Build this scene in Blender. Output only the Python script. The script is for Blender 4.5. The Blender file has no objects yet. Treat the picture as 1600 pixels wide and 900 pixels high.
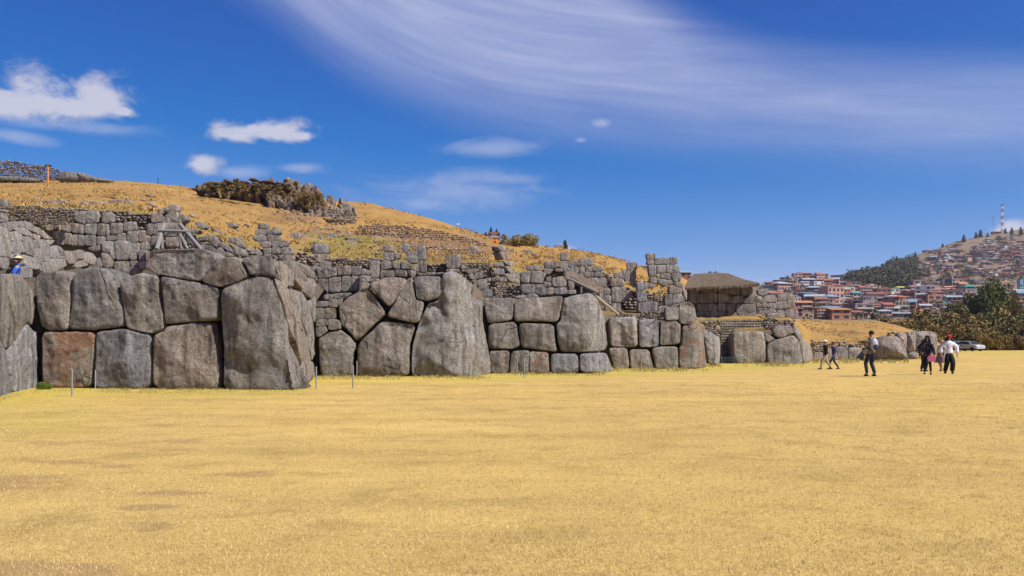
import bpy, bmesh, math, random
import numpy as np
from mathutils import Vector, noise
sc = bpy.context.scene
C = sc.collection
random.seed(7); rng = np.random.default_rng(7)
R = math.radians

# ------------------------------------------------------------------ camera
F = 1385.0; CX = 800.0; HY = 525.0; CH = 1.6      # focal length in photo pixels, horizon row, eye height
cam_d = bpy.data.cameras.new('camera'); cam = bpy.data.objects.new('camera', cam_d); C.objects.link(cam)
cam.location = (0, 0, CH); cam.rotation_euler = (R(90), 0, 0)
cam_d.sensor_width = 36; cam_d.lens = 36 * F / 1600
cam_d.shift_y = (HY - 450) / 1600
cam_d.clip_start = 0.1; cam_d.clip_end = 20000
sc.camera = cam
sc.view_settings.view_transform = 'Standard'; sc.view_settings.look = 'None'
sc.view_settings.exposure = 0.72; sc.view_settings.gamma = 1.0

# ------------------------------------------------------------------ sun and sky
SUN_EL = 48.0; SUN_AZ = 116.0        # compass style: 0 = straight ahead (+Y), 90 = right (+X)
S = Vector((math.sin(R(SUN_AZ)) * math.cos(R(SUN_EL)), math.cos(R(SUN_AZ)) * math.cos(R(SUN_EL)), math.sin(R(SUN_EL))))
sd = bpy.data.lights.new('sun', 'SUN'); sd.energy = 4.2; sd.angle = R(0.53); sd.color = (1.0, 0.94, 0.85)
sun = bpy.data.objects.new('sun', sd); C.objects.link(sun)
sun.rotation_euler = (-S).to_track_quat('-Z', 'Y').to_euler()

W = bpy.data.worlds.new('World'); sc.world = W; W.use_nodes = True
class NT:
    """small helper to wire shader nodes"""
    def __init__(s, tree): s.t = tree; s.n = tree.nodes; s.l = tree.links; s.n.clear()
    def add(s, typ, **kw):
        nd = s.n.new(typ)
        for k, v in kw.items(): setattr(nd, k, v)
        return nd
    def set(s, nd, key, v):
        if isinstance(v, bpy.types.NodeSocket): s.l.new(v, nd.inputs[key])
        elif v is not None: nd.inputs[key].default_value = v
    def math(s, op, a, b=0.0, c=0.0, clamp=False):
        nd = s.add('ShaderNodeMath', operation=op, use_clamp=clamp)
        s.set(nd, 0, a); s.set(nd, 1, b)
        if op in ('MULTIPLY_ADD', 'SMOOTH_MIN'): s.set(nd, 2, c)
        return nd.outputs[0]
    def mapr(s, v, a, b, c=0.0, d=1.0, smooth=False):
        nd = s.add('ShaderNodeMapRange', interpolation_type='SMOOTHSTEP' if smooth else 'LINEAR')
        s.set(nd, 0, v)
        for i, q in enumerate((a, b, c, d)): s.set(nd, i + 1, q)
        return nd.outputs[0]
    def mix(s, f, a, b, blend='MIX'):
        nd = s.add('ShaderNodeMix', data_type='RGBA', blend_type=blend)
        s.set(nd, 0, f); s.set(nd, 6, a); s.set(nd, 7, b)
        return nd.outputs[2]
    def noise(s, vec, scale, detail=4, rough=0.55, dist=0.0):
        nd = s.add('ShaderNodeTexNoise')
        s.set(nd, 'Vector', vec); s.set(nd, 'Scale', scale); s.set(nd, 'Detail', detail)
        s.set(nd, 'Roughness', rough); s.set(nd, 'Distortion', dist)
        return nd.outputs[0]
    def comb(s, x, y, z=0.0):
        nd = s.add('ShaderNodeCombineXYZ'); s.set(nd, 0, x); s.set(nd, 1, y); s.set(nd, 2, z); return nd.outputs[0]
    def curve(s, v, pts):
        nd = s.add('ShaderNodeFloatCurve'); cv = nd.mapping.curves[0]
        while len(cv.points) > 2: cv.points.remove(cv.points[1])
        cv.points[0].location = pts[0]; cv.points[-1].location = pts[-1]
        for p in pts[1:-1]: cv.points.new(*p)
        nd.mapping.update(); s.set(nd, 'Value', v); return nd.outputs[0]

g = NT(W.node_tree)
sky = g.add('ShaderNodeTexSky', sky_type='NISHITA', sun_disc=False)
sky.sun_elevation = R(SUN_EL); sky.sun_rotation = R(SUN_AZ); sky.altitude = 3600
sky.air_density = 1.0; sky.dust_density = 0.35; sky.ozone_density = 3.0
geo = g.add('ShaderNodeTexCoord'); sep = g.add('ShaderNodeSeparateXYZ'); g.l.new(geo.outputs['Generated'], sep.inputs[0])
x, y, z = sep.outputs
az = g.math('ARCTAN2', x, y)                                   # azimuth and tangent of elevation
te = g.math('DIVIDE', z, g.math('SQRT', g.math('ADD', g.math('MULTIPLY', x, x), g.math('MULTIPLY', y, y))))
def A_(px): return math.atan((px - CX) / F)
def T_(px, py): return (HY - py) / F * math.cos(A_(px))
an = g.mapr(az, A_(-400), A_(2000))                             # 0..1 over a wide arc
def cpt(px, py): return ((A_(px) - A_(-400)) / (A_(2000) - A_(-400)), T_(px, py))
lo = g.curve(an, [(0, 1.0), cpt(300, -110), cpt(430, -15), cpt(520, 55), cpt(640, 118), cpt(780, 160), cpt(950, 184), cpt(1200, 203), cpt(1600, 214), (1, T_(2000, 215))])
hi = g.curve(an, [(0, 1.0), cpt(900, -110), cpt(1030, -15), cpt(1130, 42), cpt(1280, 76), cpt(1600, 86), (1, T_(2000, 88))])
dl = g.math('SUBTRACT', te, lo); dh = g.math('SUBTRACT', hi, te)
sv = g.comb(g.math('MULTIPLY', az, 1.6), g.math('MULTIPLY', dl, 11.0))
n1 = g.noise(sv, 2.2, 5, 0.55, 0.6)
sv2 = g.comb(g.math('MULTIPLY', az, 3.0), g.math('MULTIPLY', dl, 60.0), 3.0)
n2 = g.noise(sv2, 2.0, 4, 0.6, 0.3)
cir = g.math('MULTIPLY', g.mapr(dl, -0.060, 0.055, 0, 1, True), g.mapr(dh, -0.022, 0.06, 0, 1, True))
cir = g.math('MULTIPLY', cir, g.math('MULTIPLY', g.mapr(n1, 0.24, 0.70, 0.40, 0.95), g.mapr(n2, 0.2, 0.8, 0.75, 1.1)))
cir = g.math('MULTIPLY', cir, g.mapr(an, 0.50, 0.95, 1.0, 0.92))
cv_ = g.comb(az, g.math('MULTIPLY', te, 1.5))
n3 = g.noise(cv_, 26, 8, 0.62, 0.4)
n4 = g.noise(g.comb(g.math('MULTIPLY', az, 0.35), te, 5.0), 34, 5, 0.6, 0.6)
def puff(px, py, rx, ry, flat=1.0):
    """soft ellipse of density, flat underneath"""
    ax = g.math('DIVIDE', g.math('SUBTRACT', az, A_(px)), rx / F)
    d = g.math('SUBTRACT', te, T_(px, py))
    ay = g.math('DIVIDE', d, ry / F)
    if flat < 1.0:
        ay = g.math('MAXIMUM', ay, g.math('DIVIDE', d, -ry * flat / F))
    q = g.math('ADD', g.math('MULTIPLY', ax, ax), g.math('MULTIPLY', ay, ay))
    return g.math('SUBTRACT', 1.0, g.math('SQRT', q))
def union(lst):
    o = lst[0]
    for q in lst[1:]: o = g.math('MAXIMUM', o, q)
    return o
cum = union([puff(64, 156, 62, 66, .5), puff(4, 166, 78, 40, .6), puff(118, 170, 70, 36, .5), puff(158, 162, 56, 52, .5), puff(192, 176, 26, 18, .5),
             puff(-90, 165, 70, 40, .6), puff(372, 211, 56, 27, .5), puff(432, 209, 68, 30, .5), puff(470, 213, 38, 16, .5), puff(398, 203, 30, 16, .6),
             puff(318, 256, 34, 18), puff(885, 398, 26, 20), puff(1578, 358, 30, 18), puff(1640, 350, 30, 16)])
cumd = g.mapr(g.math('ADD', cum, g.math('MULTIPLY', g.math('SUBTRACT', n3, 0.5), 2.1)), 0.0, 0.72, 0, 1, True)
wis = union([puff(940, 192, 16, 8), puff(95, 195, 140, 16), puff(20, 212, 70, 14), puff(775, 233, 95, 18), puff(700, 300, 190, 34), puff(370, 268, 60, 13), puff(650, 318, 120, 22), puff(470, 262, 40, 12), puff(907, 219, 14, 6), puff(760, 280, 120, 25)])
wisd = g.mapr(g.math('ADD', wis, g.math('MULTIPLY', g.math('SUBTRACT', n4, 0.5), 2.0)), 0.0, 1.1, 0, 0.5, True)
shade = g.mapr(g.math('ADD', g.math('MULTIPLY', cum, 1.1), g.noise(g.comb(az, g.math('ADD', te, -.004)), 18, 7, .65)), 0.35, 1.15, 0.25, 1.0)
# deeper, polarised-looking blue: the same tone curve for the whole dome
ss = g.add('ShaderNodeSeparateColor'); g.l.new(sky.outputs[0], ss.inputs[0])
def tone(v, mul, p, a): return g.math('MINIMUM', g.math('MULTIPLY', g.math('POWER', g.math('MULTIPLY', v, mul), p), a), 11.0)
cc = g.add('ShaderNodeCombineColor'); g.set(cc, 0, g.math('MAXIMUM', g.math('SUBTRACT', tone(ss.outputs[0], .66, 2.1, .60), .50), .05)); g.set(cc, 1, tone(ss.outputs[1], .80, 1.35, .59)); g.set(cc, 2, tone(ss.outputs[2], 1.30, .72, 1.41))
base = cc.outputs[0]
c_cir = g.mix(cir, base, (4.1, 4.55, 6.6, 1))
c_w = g.mix(wisd, c_cir, (4.4, 4.9, 6.8, 1))
ccol = g.mix(shade, (2.6, 2.9, 4.4, 1), (6.0, 5.9, 6.7, 1))
c_c = g.mix(g.math('MULTIPLY', cumd, 0.84), c_w, ccol)
bg = g.add('ShaderNodeBackground'); g.l.new(c_c, bg.inputs[0]); bg.inputs[1].default_value = 0.07
wo = g.add('ShaderNodeOutputWorld'); g.l.new(bg.outputs[0], wo.inputs[0])

ORD = ['first', 'second', 'third', 'fourth', 'fifth', 'sixth', 'seventh', 'eighth', 'ninth', 'tenth', 'eleventh', 'twelfth', 'thirteenth', 'fourteenth', 'fifteenth', 'sixteenth', 'seventeenth', 'eighteenth', 'nineteenth', 'twentieth', 'twenty first', 'twenty second', 'twenty third', 'twenty fourth', 'twenty fifth', 'twenty sixth', 'twenty seventh', 'twenty eighth', 'twenty ninth', 'thirtieth', 'thirty first', 'thirty second', 'thirty third', 'thirty fourth', 'thirty fifth', 'thirty sixth']
# ------------------------------------------------------------------ helpers
def P(px, py, Y): return Vector(((px - CX) / F * Y, Y, CH + (HY - py) / F * Y))
def lerp(a, b, t): return a + (b - a) * t
def interp(x, pts):
    if x <= pts[0][0]: return pts[0][1]
    for (a, va), (b, vb) in zip(pts, pts[1:]):
        if x <= b: return va + (vb - va) * (x - a) / (b - a)
    return pts[-1][1]
GZ = [(-50, 0), (30, 0), (35, -.01), (38.7, -.05), (43, -.15), (53.5, -.40), (65, -.42), (110, -.55), (160, -.71), (230, -1.0), (400, -3)]
GX_, GZ_ = [p[0] for p in GZ], [p[1] for p in GZ]
def gz(Y): return float(np.interp(Y, GX_, GZ_))
def setp(o, label=None, cat=None, group=None, kind=None):
    if label: o['label'] = label
    if cat: o['category'] = cat
    if group: o['group'] = group
    if kind: o['kind'] = kind
    return o
def empty(name, loc, label, cat, group=None, rz=0.0):
    o = bpy.data.objects.new(name, None); C.objects.link(o); o.empty_display_size = 0.3
    o.location = loc; o.rotation_euler = (0, 0, rz)
    return setp(o, label, cat, group)
def link(name, me, mat=None, parent=None, loc=None, smooth=False):
    o = bpy.data.objects.new(name, me); C.objects.link(o)
    if mat is not None and not me.materials: me.materials.append(mat)
    if smooth: me.polygons.foreach_set('use_smooth', [True] * len(me.polygons))
    if loc is not None: o.location = loc
    if parent: o.parent = parent
    return o
class MB:
    """collects simple solids into one mesh"""
    def __init__(s): s.v = []; s.f = []
    def add(s, v, f):
        k = len(s.v); s.v += [tuple(q) for q in v]; s.f += [tuple(i + k for i in q) for q in f]; return s
    def box(s, x0, x1, y0, y1, z0, z1):
        return s.add([(x0,y0,z0),(x1,y0,z0),(x1,y1,z0),(x0,y1,z0),(x0,y0,z1),(x1,y0,z1),(x1,y1,z1),(x0,y1,z1)],
                     [(0,3,2,1),(4,5,6,7),(0,1,5,4),(1,2,6,5),(2,3,7,6),(3,0,4,7)])
    def tube(s, a, b, r0, r1=None, n=8):
        a = Vector(a); b = Vector(b); r1 = r0 if r1 is None else r1
        d = (b - a).normalized(); u = d.orthogonal().normalized(); w = d.cross(u)
        v = [a + (u*math.cos(i*2*math.pi/n) + w*math.sin(i*2*math.pi/n))*r0 for i in range(n)]
        v += [b + (u*math.cos(i*2*math.pi/n) + w*math.sin(i*2*math.pi/n))*r1 for i in range(n)]
        return s.add(v, [(i, (i+1)%n, n+(i+1)%n, n+i) for i in range(n)] + [tuple(range(n))[::-1], tuple(range(n, 2*n))])
    def path(s, pts, rad, n=8):
        for i in range(len(pts)-1): s.tube(pts[i], pts[i+1], rad[i], rad[i+1], n)
        return s
    def ell(s, c, r, nu=10, nv=7, zmin=-1.0):
        v = []; f = []
        for j in range(nv+1):
            t = -math.pi/2 + math.pi*j/nv
            zz = max(math.sin(t), zmin)
            for i in range(nu):
                p = 2*math.pi*i/nu
                v.append((c[0]+r[0]*math.cos(t)*math.cos(p), c[1]+r[1]*math.cos(t)*math.sin(p), c[2]+r[2]*zz))
        for j in range(nv):
            for i in range(nu):
                f.append((j*nu+i, j*nu+(i+1)%nu, (j+1)*nu+(i+1)%nu, (j+1)*nu+i))
        return s.add(v, f)
    def mesh(s, name):
        me = bpy.data.meshes.new(name); me.from_pydata(s.v, [], s.f); me.update(); return me
    def build(s, name, mat, parent=None, loc=None, smooth=False):
        return link(name, s.mesh(name), mat, parent, loc, smooth)
def fast_mesh(name, V, Fq):
    """mesh from numpy vertex and face arrays (all faces same size)"""
    V = np.asarray(V, np.float32); Fq = np.asarray(Fq, np.int32); k = Fq.shape[1]
    me = bpy.data.meshes.new(name)
    me.vertices.add(len(V)); me.vertices.foreach_set('co', V.ravel())
    me.loops.add(Fq.size); me.loops.foreach_set('vertex_index', Fq.ravel())
    me.polygons.add(len(Fq)); me.polygons.foreach_set('loop_start', np.arange(0, Fq.size, k, dtype=np.int32))
    me.polygons.foreach_set('loop_total', np.full(len(Fq), k, np.int32))
    me.update(calc_edges=True); return me
def in_poly(x, y, poly):
    c = False; j = len(poly) - 1
    for i in range(len(poly)):
        xi, yi = poly[i]; xj, yj = poly[j]
        if (yi > y) != (yj > y) and x < (xj - xi) * (y - yi) / (yj - yi) + xi: c = not c
        j = i
    return c
def fbm(p, o=4): return noise.fractal(p, 1.0, 2.0, o)

# ------------------------------------------------------------------ materials
def mat_new(name):
    m = bpy.data.materials.new(name); m.use_nodes = True; g = NT(m.node_tree)
    b = g.add('ShaderNodeBsdfPrincipled'); o = g.add('ShaderNodeOutputMaterial'); g.l.new(b.outputs[0], o.inputs[0])
    b.inputs['Roughness'].default_value = 0.9
    b.inputs['Specular IOR Level'].default_value = 0.25
    return m, g, b
def bump(g, b, h, strength, dist):
    nd = g.add('ShaderNodeBump'); g.set(nd, 'Height', h); nd.inputs['Strength'].default_value = strength; nd.inputs['Distance'].default_value = dist
    g.l.new(nd.outputs[0], b.inputs['Normal'])
def plain(name, col, rough=0.8, var=0.12, scale=6.0, metal=0.0):
    m, g, b = mat_new(name)
    tc = g.add('ShaderNodeTexCoord').outputs['Object']
    n = g.noise(tc, scale, 4)
    c1 = tuple(c * (1 - var) for c in col) + (1,); c2 = tuple(min(1, c * (1 + var)) for c in col) + (1,)
    g.set(b, 'Base Color', g.mix(n, c1, c2)); b.inputs['Roughness'].default_value = rough; b.inputs['Metallic'].default_value = metal
    return m
M = {}
def stone_material(name, lo_c, hi_c, scale=1.0, orange=True):
    m, g, b = mat_new(name)
    pos = g.add('ShaderNodeNewGeometry').outputs['Position']
    oi = g.add('ShaderNodeObjectInfo')
    off = g.add('ShaderNodeVectorMath', operation='SCALE'); g.l.new(g.comb(oi.outputs['Random'], 0.3, 0.7), off.inputs[0]); off.inputs['Scale'].default_value = 37.0
    ad = g.add('ShaderNodeVectorMath', operation='ADD'); g.l.new(pos, ad.inputs[0]); g.l.new(off.outputs[0], ad.inputs[1]); v = ad.outputs[0]
    big = g.noise(v, 0.9 * scale, 4, 0.55, 0.4); mid = g.noise(v, 4.5 * scale, 8, 0.68, 0.3); fine = g.noise(v, 34 * scale, 5, 0.7)
    grain = g.noise(v, 90 * scale, 2, 0.7)
    col = g.mix(g.mapr(mid, 0.36, 0.66), lo_c + (1,), hi_c + (1,))
    col = g.mix(g.mapr(big, 0.35, 0.7, 0.0, 0.55), col, g.mix(fine, tuple(c * .66 for c in lo_c) + (1,), tuple(c * .95 for c in lo_c) + (1,)))
    # pale lichen and vertical wash marks
    st = g.add('ShaderNodeVectorMath', operation='MULTIPLY'); g.l.new(v, st.inputs[0]); st.inputs[1].default_value = (2.6, 2.6, 0.32)
    stn = g.noise(st.outputs[0], 1.4 * scale, 5, 0.6)
    col = g.mix(g.mapr(stn, 0.54, 0.72, 0.0, 0.75), col, (hi_c[0] * 1.35, hi_c[1] * 1.33, hi_c[2] * 1.3, 1))
    col = g.mix(g.mapr(stn, 0.49, 0.32, 0.0, 0.88), col, tuple(c * .33 for c in lo_c) + (1,))
    col = g.mix(g.mapr(fine, 0.60, 0.80, 0.0, 0.5), col, (hi_c[0] * 1.45, hi_c[1] * 1.42, hi_c[2] * 1.38, 1))
    wn_ = g.noise(v, 0.75 * scale, 6, 0.66, 1.0)
    col = g.mix(g.mapr(wn_, 0.51, 0.66, 0.0, 0.42), col, g.mix(fine, (0.20, 0.150, 0.11, 1), (0.40, 0.315, 0.24, 1)))
    col = g.mix(g.mapr(wn_, 0.47, 0.36, 0.0, 0.6), col, g.mix(fine, (0.13, 0.127, 0.125, 1), (0.32, 0.315, 0.315, 1)))
    if orange:
        on = g.noise(v, 1.1 * scale, 5, 0.65, 0.8)
        ag = g.add('ShaderNodeAttribute', attribute_type='OBJECT', attribute_name='rust')
        lim = g.math('SUBTRACT', 0.80, g.math('MULTIPLY', ag.outputs['Fac'], 0.34))
        ov = g.mapr(on, lim, g.math('ADD', lim, 0.14), 0.0, 0.72)
        col = g.mix(ov, col, g.mix(mid, (0.26, 0.105, 0.045, 1), (0.44, 0.24, 0.13, 1)))
    col = g.mix(1.0, col, oi.outputs['Color'], 'MULTIPLY')
    vor = g.add('ShaderNodeTexVoronoi', feature='DISTANCE_TO_EDGE')
    dv = g.add('ShaderNodeVectorMath', operation='ADD'); g.l.new(v, dv.inputs[0])
    nn = g.add('ShaderNodeTexNoise'); g.l.new(v, nn.inputs['Vector']); nn.inputs['Scale'].default_value = 1.5 * scale; nn.inputs['Detail'].default_value = 4
    ns = g.add('ShaderNodeVectorMath', operation='SCALE'); g.l.new(nn.outputs['Color'], ns.inputs[0]); ns.inputs['Scale'].default_value = 0.55 / scale; g.l.new(ns.outputs[0], dv.inputs[1])
    g.l.new(dv.outputs[0], vor.inputs['Vector']); vor.inputs['Scale'].default_value = 0.42 * scale
    crack = g.mapr(vor.outputs['Distance'], 0.0, 0.014, 1.0, 0.0)
    crack = g.math('MULTIPLY', crack, g.mapr(big, 0.52, 0.60))
    col = g.mix(g.math('MULTIPLY', crack, 0.75), col, (0.03, 0.026, 0.022, 1))
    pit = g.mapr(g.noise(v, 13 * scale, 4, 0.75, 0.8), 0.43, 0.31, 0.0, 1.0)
    col = g.mix(g.math('MULTIPLY', pit, 0.85), col, (0.04, 0.034, 0.03, 1))  # dirt in the pits, with cavity shade put into the colour too
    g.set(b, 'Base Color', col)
    h = g.math('ADD', g.math('MULTIPLY', mid, 1.0), g.math('MULTIPLY', fine, 0.22))
    h = g.math('ADD', h, g.math('MULTIPLY', grain, 0.08))
    h = g.math('SUBTRACT', h, g.math('MULTIPLY', crack, 0.35)); h = g.math('SUBTRACT', h, g.math('MULTIPLY', pit, 0.22))
    bump(g, b, h, 1.0, 0.30 / scale)
    b.inputs['Roughness'].default_value = 0.92
    return m
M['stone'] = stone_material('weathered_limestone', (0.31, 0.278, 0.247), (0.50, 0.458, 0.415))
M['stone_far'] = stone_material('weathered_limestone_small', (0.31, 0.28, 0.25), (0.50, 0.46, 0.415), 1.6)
def rubble_material(name, cols):
    m, g, b = mat_new(name)
    ge = g.add('ShaderNodeNewGeometry'); rnd = ge.outputs['Random Per Island']
    cr = g.add('ShaderNodeValToRGB'); g.l.new(rnd, cr.inputs[0]); e = cr.color_ramp.elements
    e[0].color = cols[0] + (1,); e[1].color = cols[-1] + (1,)
    for i, c in enumerate(cols[1:-1]): el = e.new((i + 1) / (len(cols) - 1)); el.color = c + (1,)
    n = g.noise(ge.outputs['Position'], 9, 5, 0.7)
    g.set(b, 'Base Color', g.mix(g.mapr(n, .3, .7, 0.0, 0.6), cr.outputs[0], g.mix(1.0, cr.outputs[0], (0.45, 0.42, 0.4, 1), 'MULTIPLY')))
    bump(g, b, n, 0.8, 0.05); return m
M['rubble'] = rubble_material('fieldstone', [(0.09, 0.065, 0.05), (0.24, 0.19, 0.145), (0.17, 0.14, 0.115), (0.33, 0.25, 0.19), (0.21, 0.18, 0.155), (0.42, 0.36, 0.30), (0.14, 0.10, 0.075)])
M['rubble_grey'] = rubble_material('grey_fieldstone', [(0.10, 0.085, 0.07), (0.25, 0.215, 0.18), (0.17, 0.145, 0.12), (0.33, 0.285, 0.24), (0.22, 0.185, 0.155), (0.28, 0.23, 0.185)])
M['rubble_pink'] = rubble_material('reddish_scree', [(0.16, 0.10, 0.07), (0.36, 0.24, 0.17), (0.27, 0.185, 0.135), (0.46, 0.34, 0.26), (0.24, 0.19, 0.15), (0.40, 0.27, 0.19)])
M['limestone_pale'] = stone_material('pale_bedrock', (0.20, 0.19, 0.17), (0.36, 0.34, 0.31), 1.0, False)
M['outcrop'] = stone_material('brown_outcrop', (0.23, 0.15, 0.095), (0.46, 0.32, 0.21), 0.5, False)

def grass_material(name, gold, dark, soilc, greenc, sc_=1.0, bumpd=0.05):
    m, g, b = mat_new(name)
    pos = g.add('ShaderNodeNewGeometry').outputs['Position']
    fl = g.add('ShaderNodeVectorMath', operation='MULTIPLY'); g.l.new(pos, fl.inputs[0]); fl.inputs[1].default_value = (1, 1.0, 0.4)
    v = fl.outputs[0]
    big = g.noise(v, 0.12 * sc_, 5, 0.6, 0.5); mid = g.noise(v, 1.1 * sc_, 6, 0.65, 0.4); fine = g.noise(v, 16 * sc_, 6, 0.75); grain = g.noise(v, 70 * sc_, 3, 0.7)
    col = g.mix(g.mapr(fine, 0.38, 0.60), dark + (1,), gold + (1,))
    col = g.mix(g.mapr(grain, 0.36, 0.66, 0.0, 0.6), g.mix(0.35, col, dark + (1,)), tuple(min(1, c * 1.22) for c in gold) + (1,))
    col = g.mix(g.mapr(mid, 0.50, 0.74, 0.0, 0.60), col, tuple(c * .72 for c in dark) + (1,))
    col = g.mix(g.mapr(big, 0.40, 0.66, 0.0, 0.40), col, (gold[0] * .95, gold[1] * .88, gold[2] * .62, 1))
    at = g.add('ShaderNodeAttribute', attribute_name='mask'); sp = g.add('ShaderNodeSeparateColor'); g.l.new(at.outputs['Color'], sp.inputs[0])
    th = g.add('ShaderNodeVectorMath', operation='MULTIPLY'); g.l.new(pos, th.inputs[0]); th.inputs[1].default_value = (1.1, 6.5, 1)
    thn = g.noise(th.outputs[0], 1.0, 6, 0.7, 0.3)
    col = g.mix(g.mapr(thn, 0.60, 0.70, 0.0, 0.5), col, g.mix(fine, tuple(c * .8 for c in dark) + (1,), (gold[0] * .66, gold[1] * .62, gold[2] * .66, 1)))
    gm = g.math('MULTIPLY', g.math('MULTIPLY', sp.outputs[0], 1.35), g.mapr(mid, 0.25, 0.55, 0.35, 1.0), clamp=True)
    col = g.mix(gm, col, g.mix(fine, tuple(c * .7 for c in greenc) + (1,), tuple(c * 1.2 for c in greenc) + (1,)))
    stv = g.add('ShaderNodeVectorMath', operation='MULTIPLY'); g.l.new(pos, stv.inputs[0]); stv.inputs[1].default_value = (0.7, 3.2, 0.5)
    stk = g.noise(stv.outputs[0], 1.0, 6, 0.65)
    stw = g.add('ShaderNodeVectorMath', operation='MULTIPLY'); g.l.new(pos, stw.inputs[0]); stw.inputs[1].default_value = (0.16, 0.55, 0.3)
    stb = g.noise(stw.outputs[0], sc_, 7, 0.7)
    col = g.mix(g.mapr(stb, 0.50, 0.66, 0.0, 0.55), col, g.mix(fine, tuple(c * .85 for c in dark) + (1,), (gold[0] * .72, gold[1] * .70, gold[2] * .72, 1)))
    col = g.mix(g.mapr(stb, 0.46, 0.34, 0.0, 0.35), col, (min(1, gold[0] * 1.18), min(1, gold[1] * 1.16), gold[2] * 1.1, 1))
    sm = g.mapr(g.math('ADD', sp.outputs[1], g.math('MULTIPLY', g.math('SUBTRACT', stk, 0.5), 1.3)), 0.34, 0.66)
    sm = g.math('MULTIPLY', sm, g.mapr(g.math('ADD', g.math('MULTIPLY', fine, .6), g.math('MULTIPLY', grain, .4)), 0.40, 0.58, 0.2, 1.0))
    col = g.mix(g.math('MULTIPLY', sm, 0.85), col, g.mix(fine, tuple(c * .75 for c in soilc) + (1,), tuple(c * 1.2 for c in soilc) + (1,)))
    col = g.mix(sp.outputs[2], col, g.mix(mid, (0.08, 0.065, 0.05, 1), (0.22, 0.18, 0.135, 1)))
    g.set(b, 'Base Color', col)
    h = g.math('ADD', g.math('MULTIPLY', mid, 1.2), g.math('ADD', g.math('MULTIPLY', fine, 0.5), g.math('MULTIPLY', grain, 0.25)))
    bump(g, b, h, 0.8, bumpd); b.inputs['Roughness'].default_value = 0.95; b.inputs['Specular IOR Level'].default_value = 0.1
    return m
M['field'] = grass_material('dry_turf', (0.63, 0.45, 0.155), (0.30, 0.19, 0.06), (0.30, 0.185, 0.095), (0.47, 0.375, 0.075), 1.0, 0.05)
M['hill'] = grass_material('dry_hillside', (0.46, 0.28, 0.092), (0.20, 0.112, 0.044), (0.19, 0.115, 0.07), (0.27, 0.215, 0.055), 0.45, 0.22)
M['wood'] = plain('grey_timber', (0.21, 0.20, 0.19), 0.85, 0.25, 20)
M['wood_pale'] = plain('pale_timber', (0.33, 0.29, 0.24), 0.85, 0.2, 20)
# ------------------------------------------------------------------ where the zigzag rampart stands (depth for a sight line px, py)
def yW1(px, py): return max(23.3 + 0.066 * px, 20.3)
def yA(px, py):
    c = 425 + (min(max(py, 380), 620) - 405) * 0.175
    Y = 27.0 - (px - 62) * 0.0026
    if px > c: Y += 8.0 * max(0.0, (px - c) / (495 - c)) ** 1.5
    return min(Y, 36.5)
def yB(px, py):
    Y = 35.0
    c = 706
    if px > c: Y += 0.0010 * (px - c) ** 2
    return Y
def yC(px, py):
    Y = 39.3
    if px > 918: Y += 0.0035 * (px - 918) ** 2
    return Y
def yD(px, py):
    Y = 54.0
    if px > 1084: Y += 0.006 * (px - 1084) ** 2
    return Y
def yG(px, py): return 59.2 if px < 1117 else 59.2 + (px - 1117) * 0.22
def yH(px, py):
    Y = 65.0
    if px > 1240: Y += 0.005 * (px - 1240) ** 2
    return Y
def front(px):
    if px < 62: return yW1(px, 500)
    if px < 462: return yA(px, 420)
    if px < 512: return 36.4
    if px < 733: return yB(px, 450)
    if px < 935: return yC(px, 480)
    if px < 1100: return yD(px, 500)
    if px < 1125: return 64.9
    if px < 1147: return 70.0
    return yH(px, 520)

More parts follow.
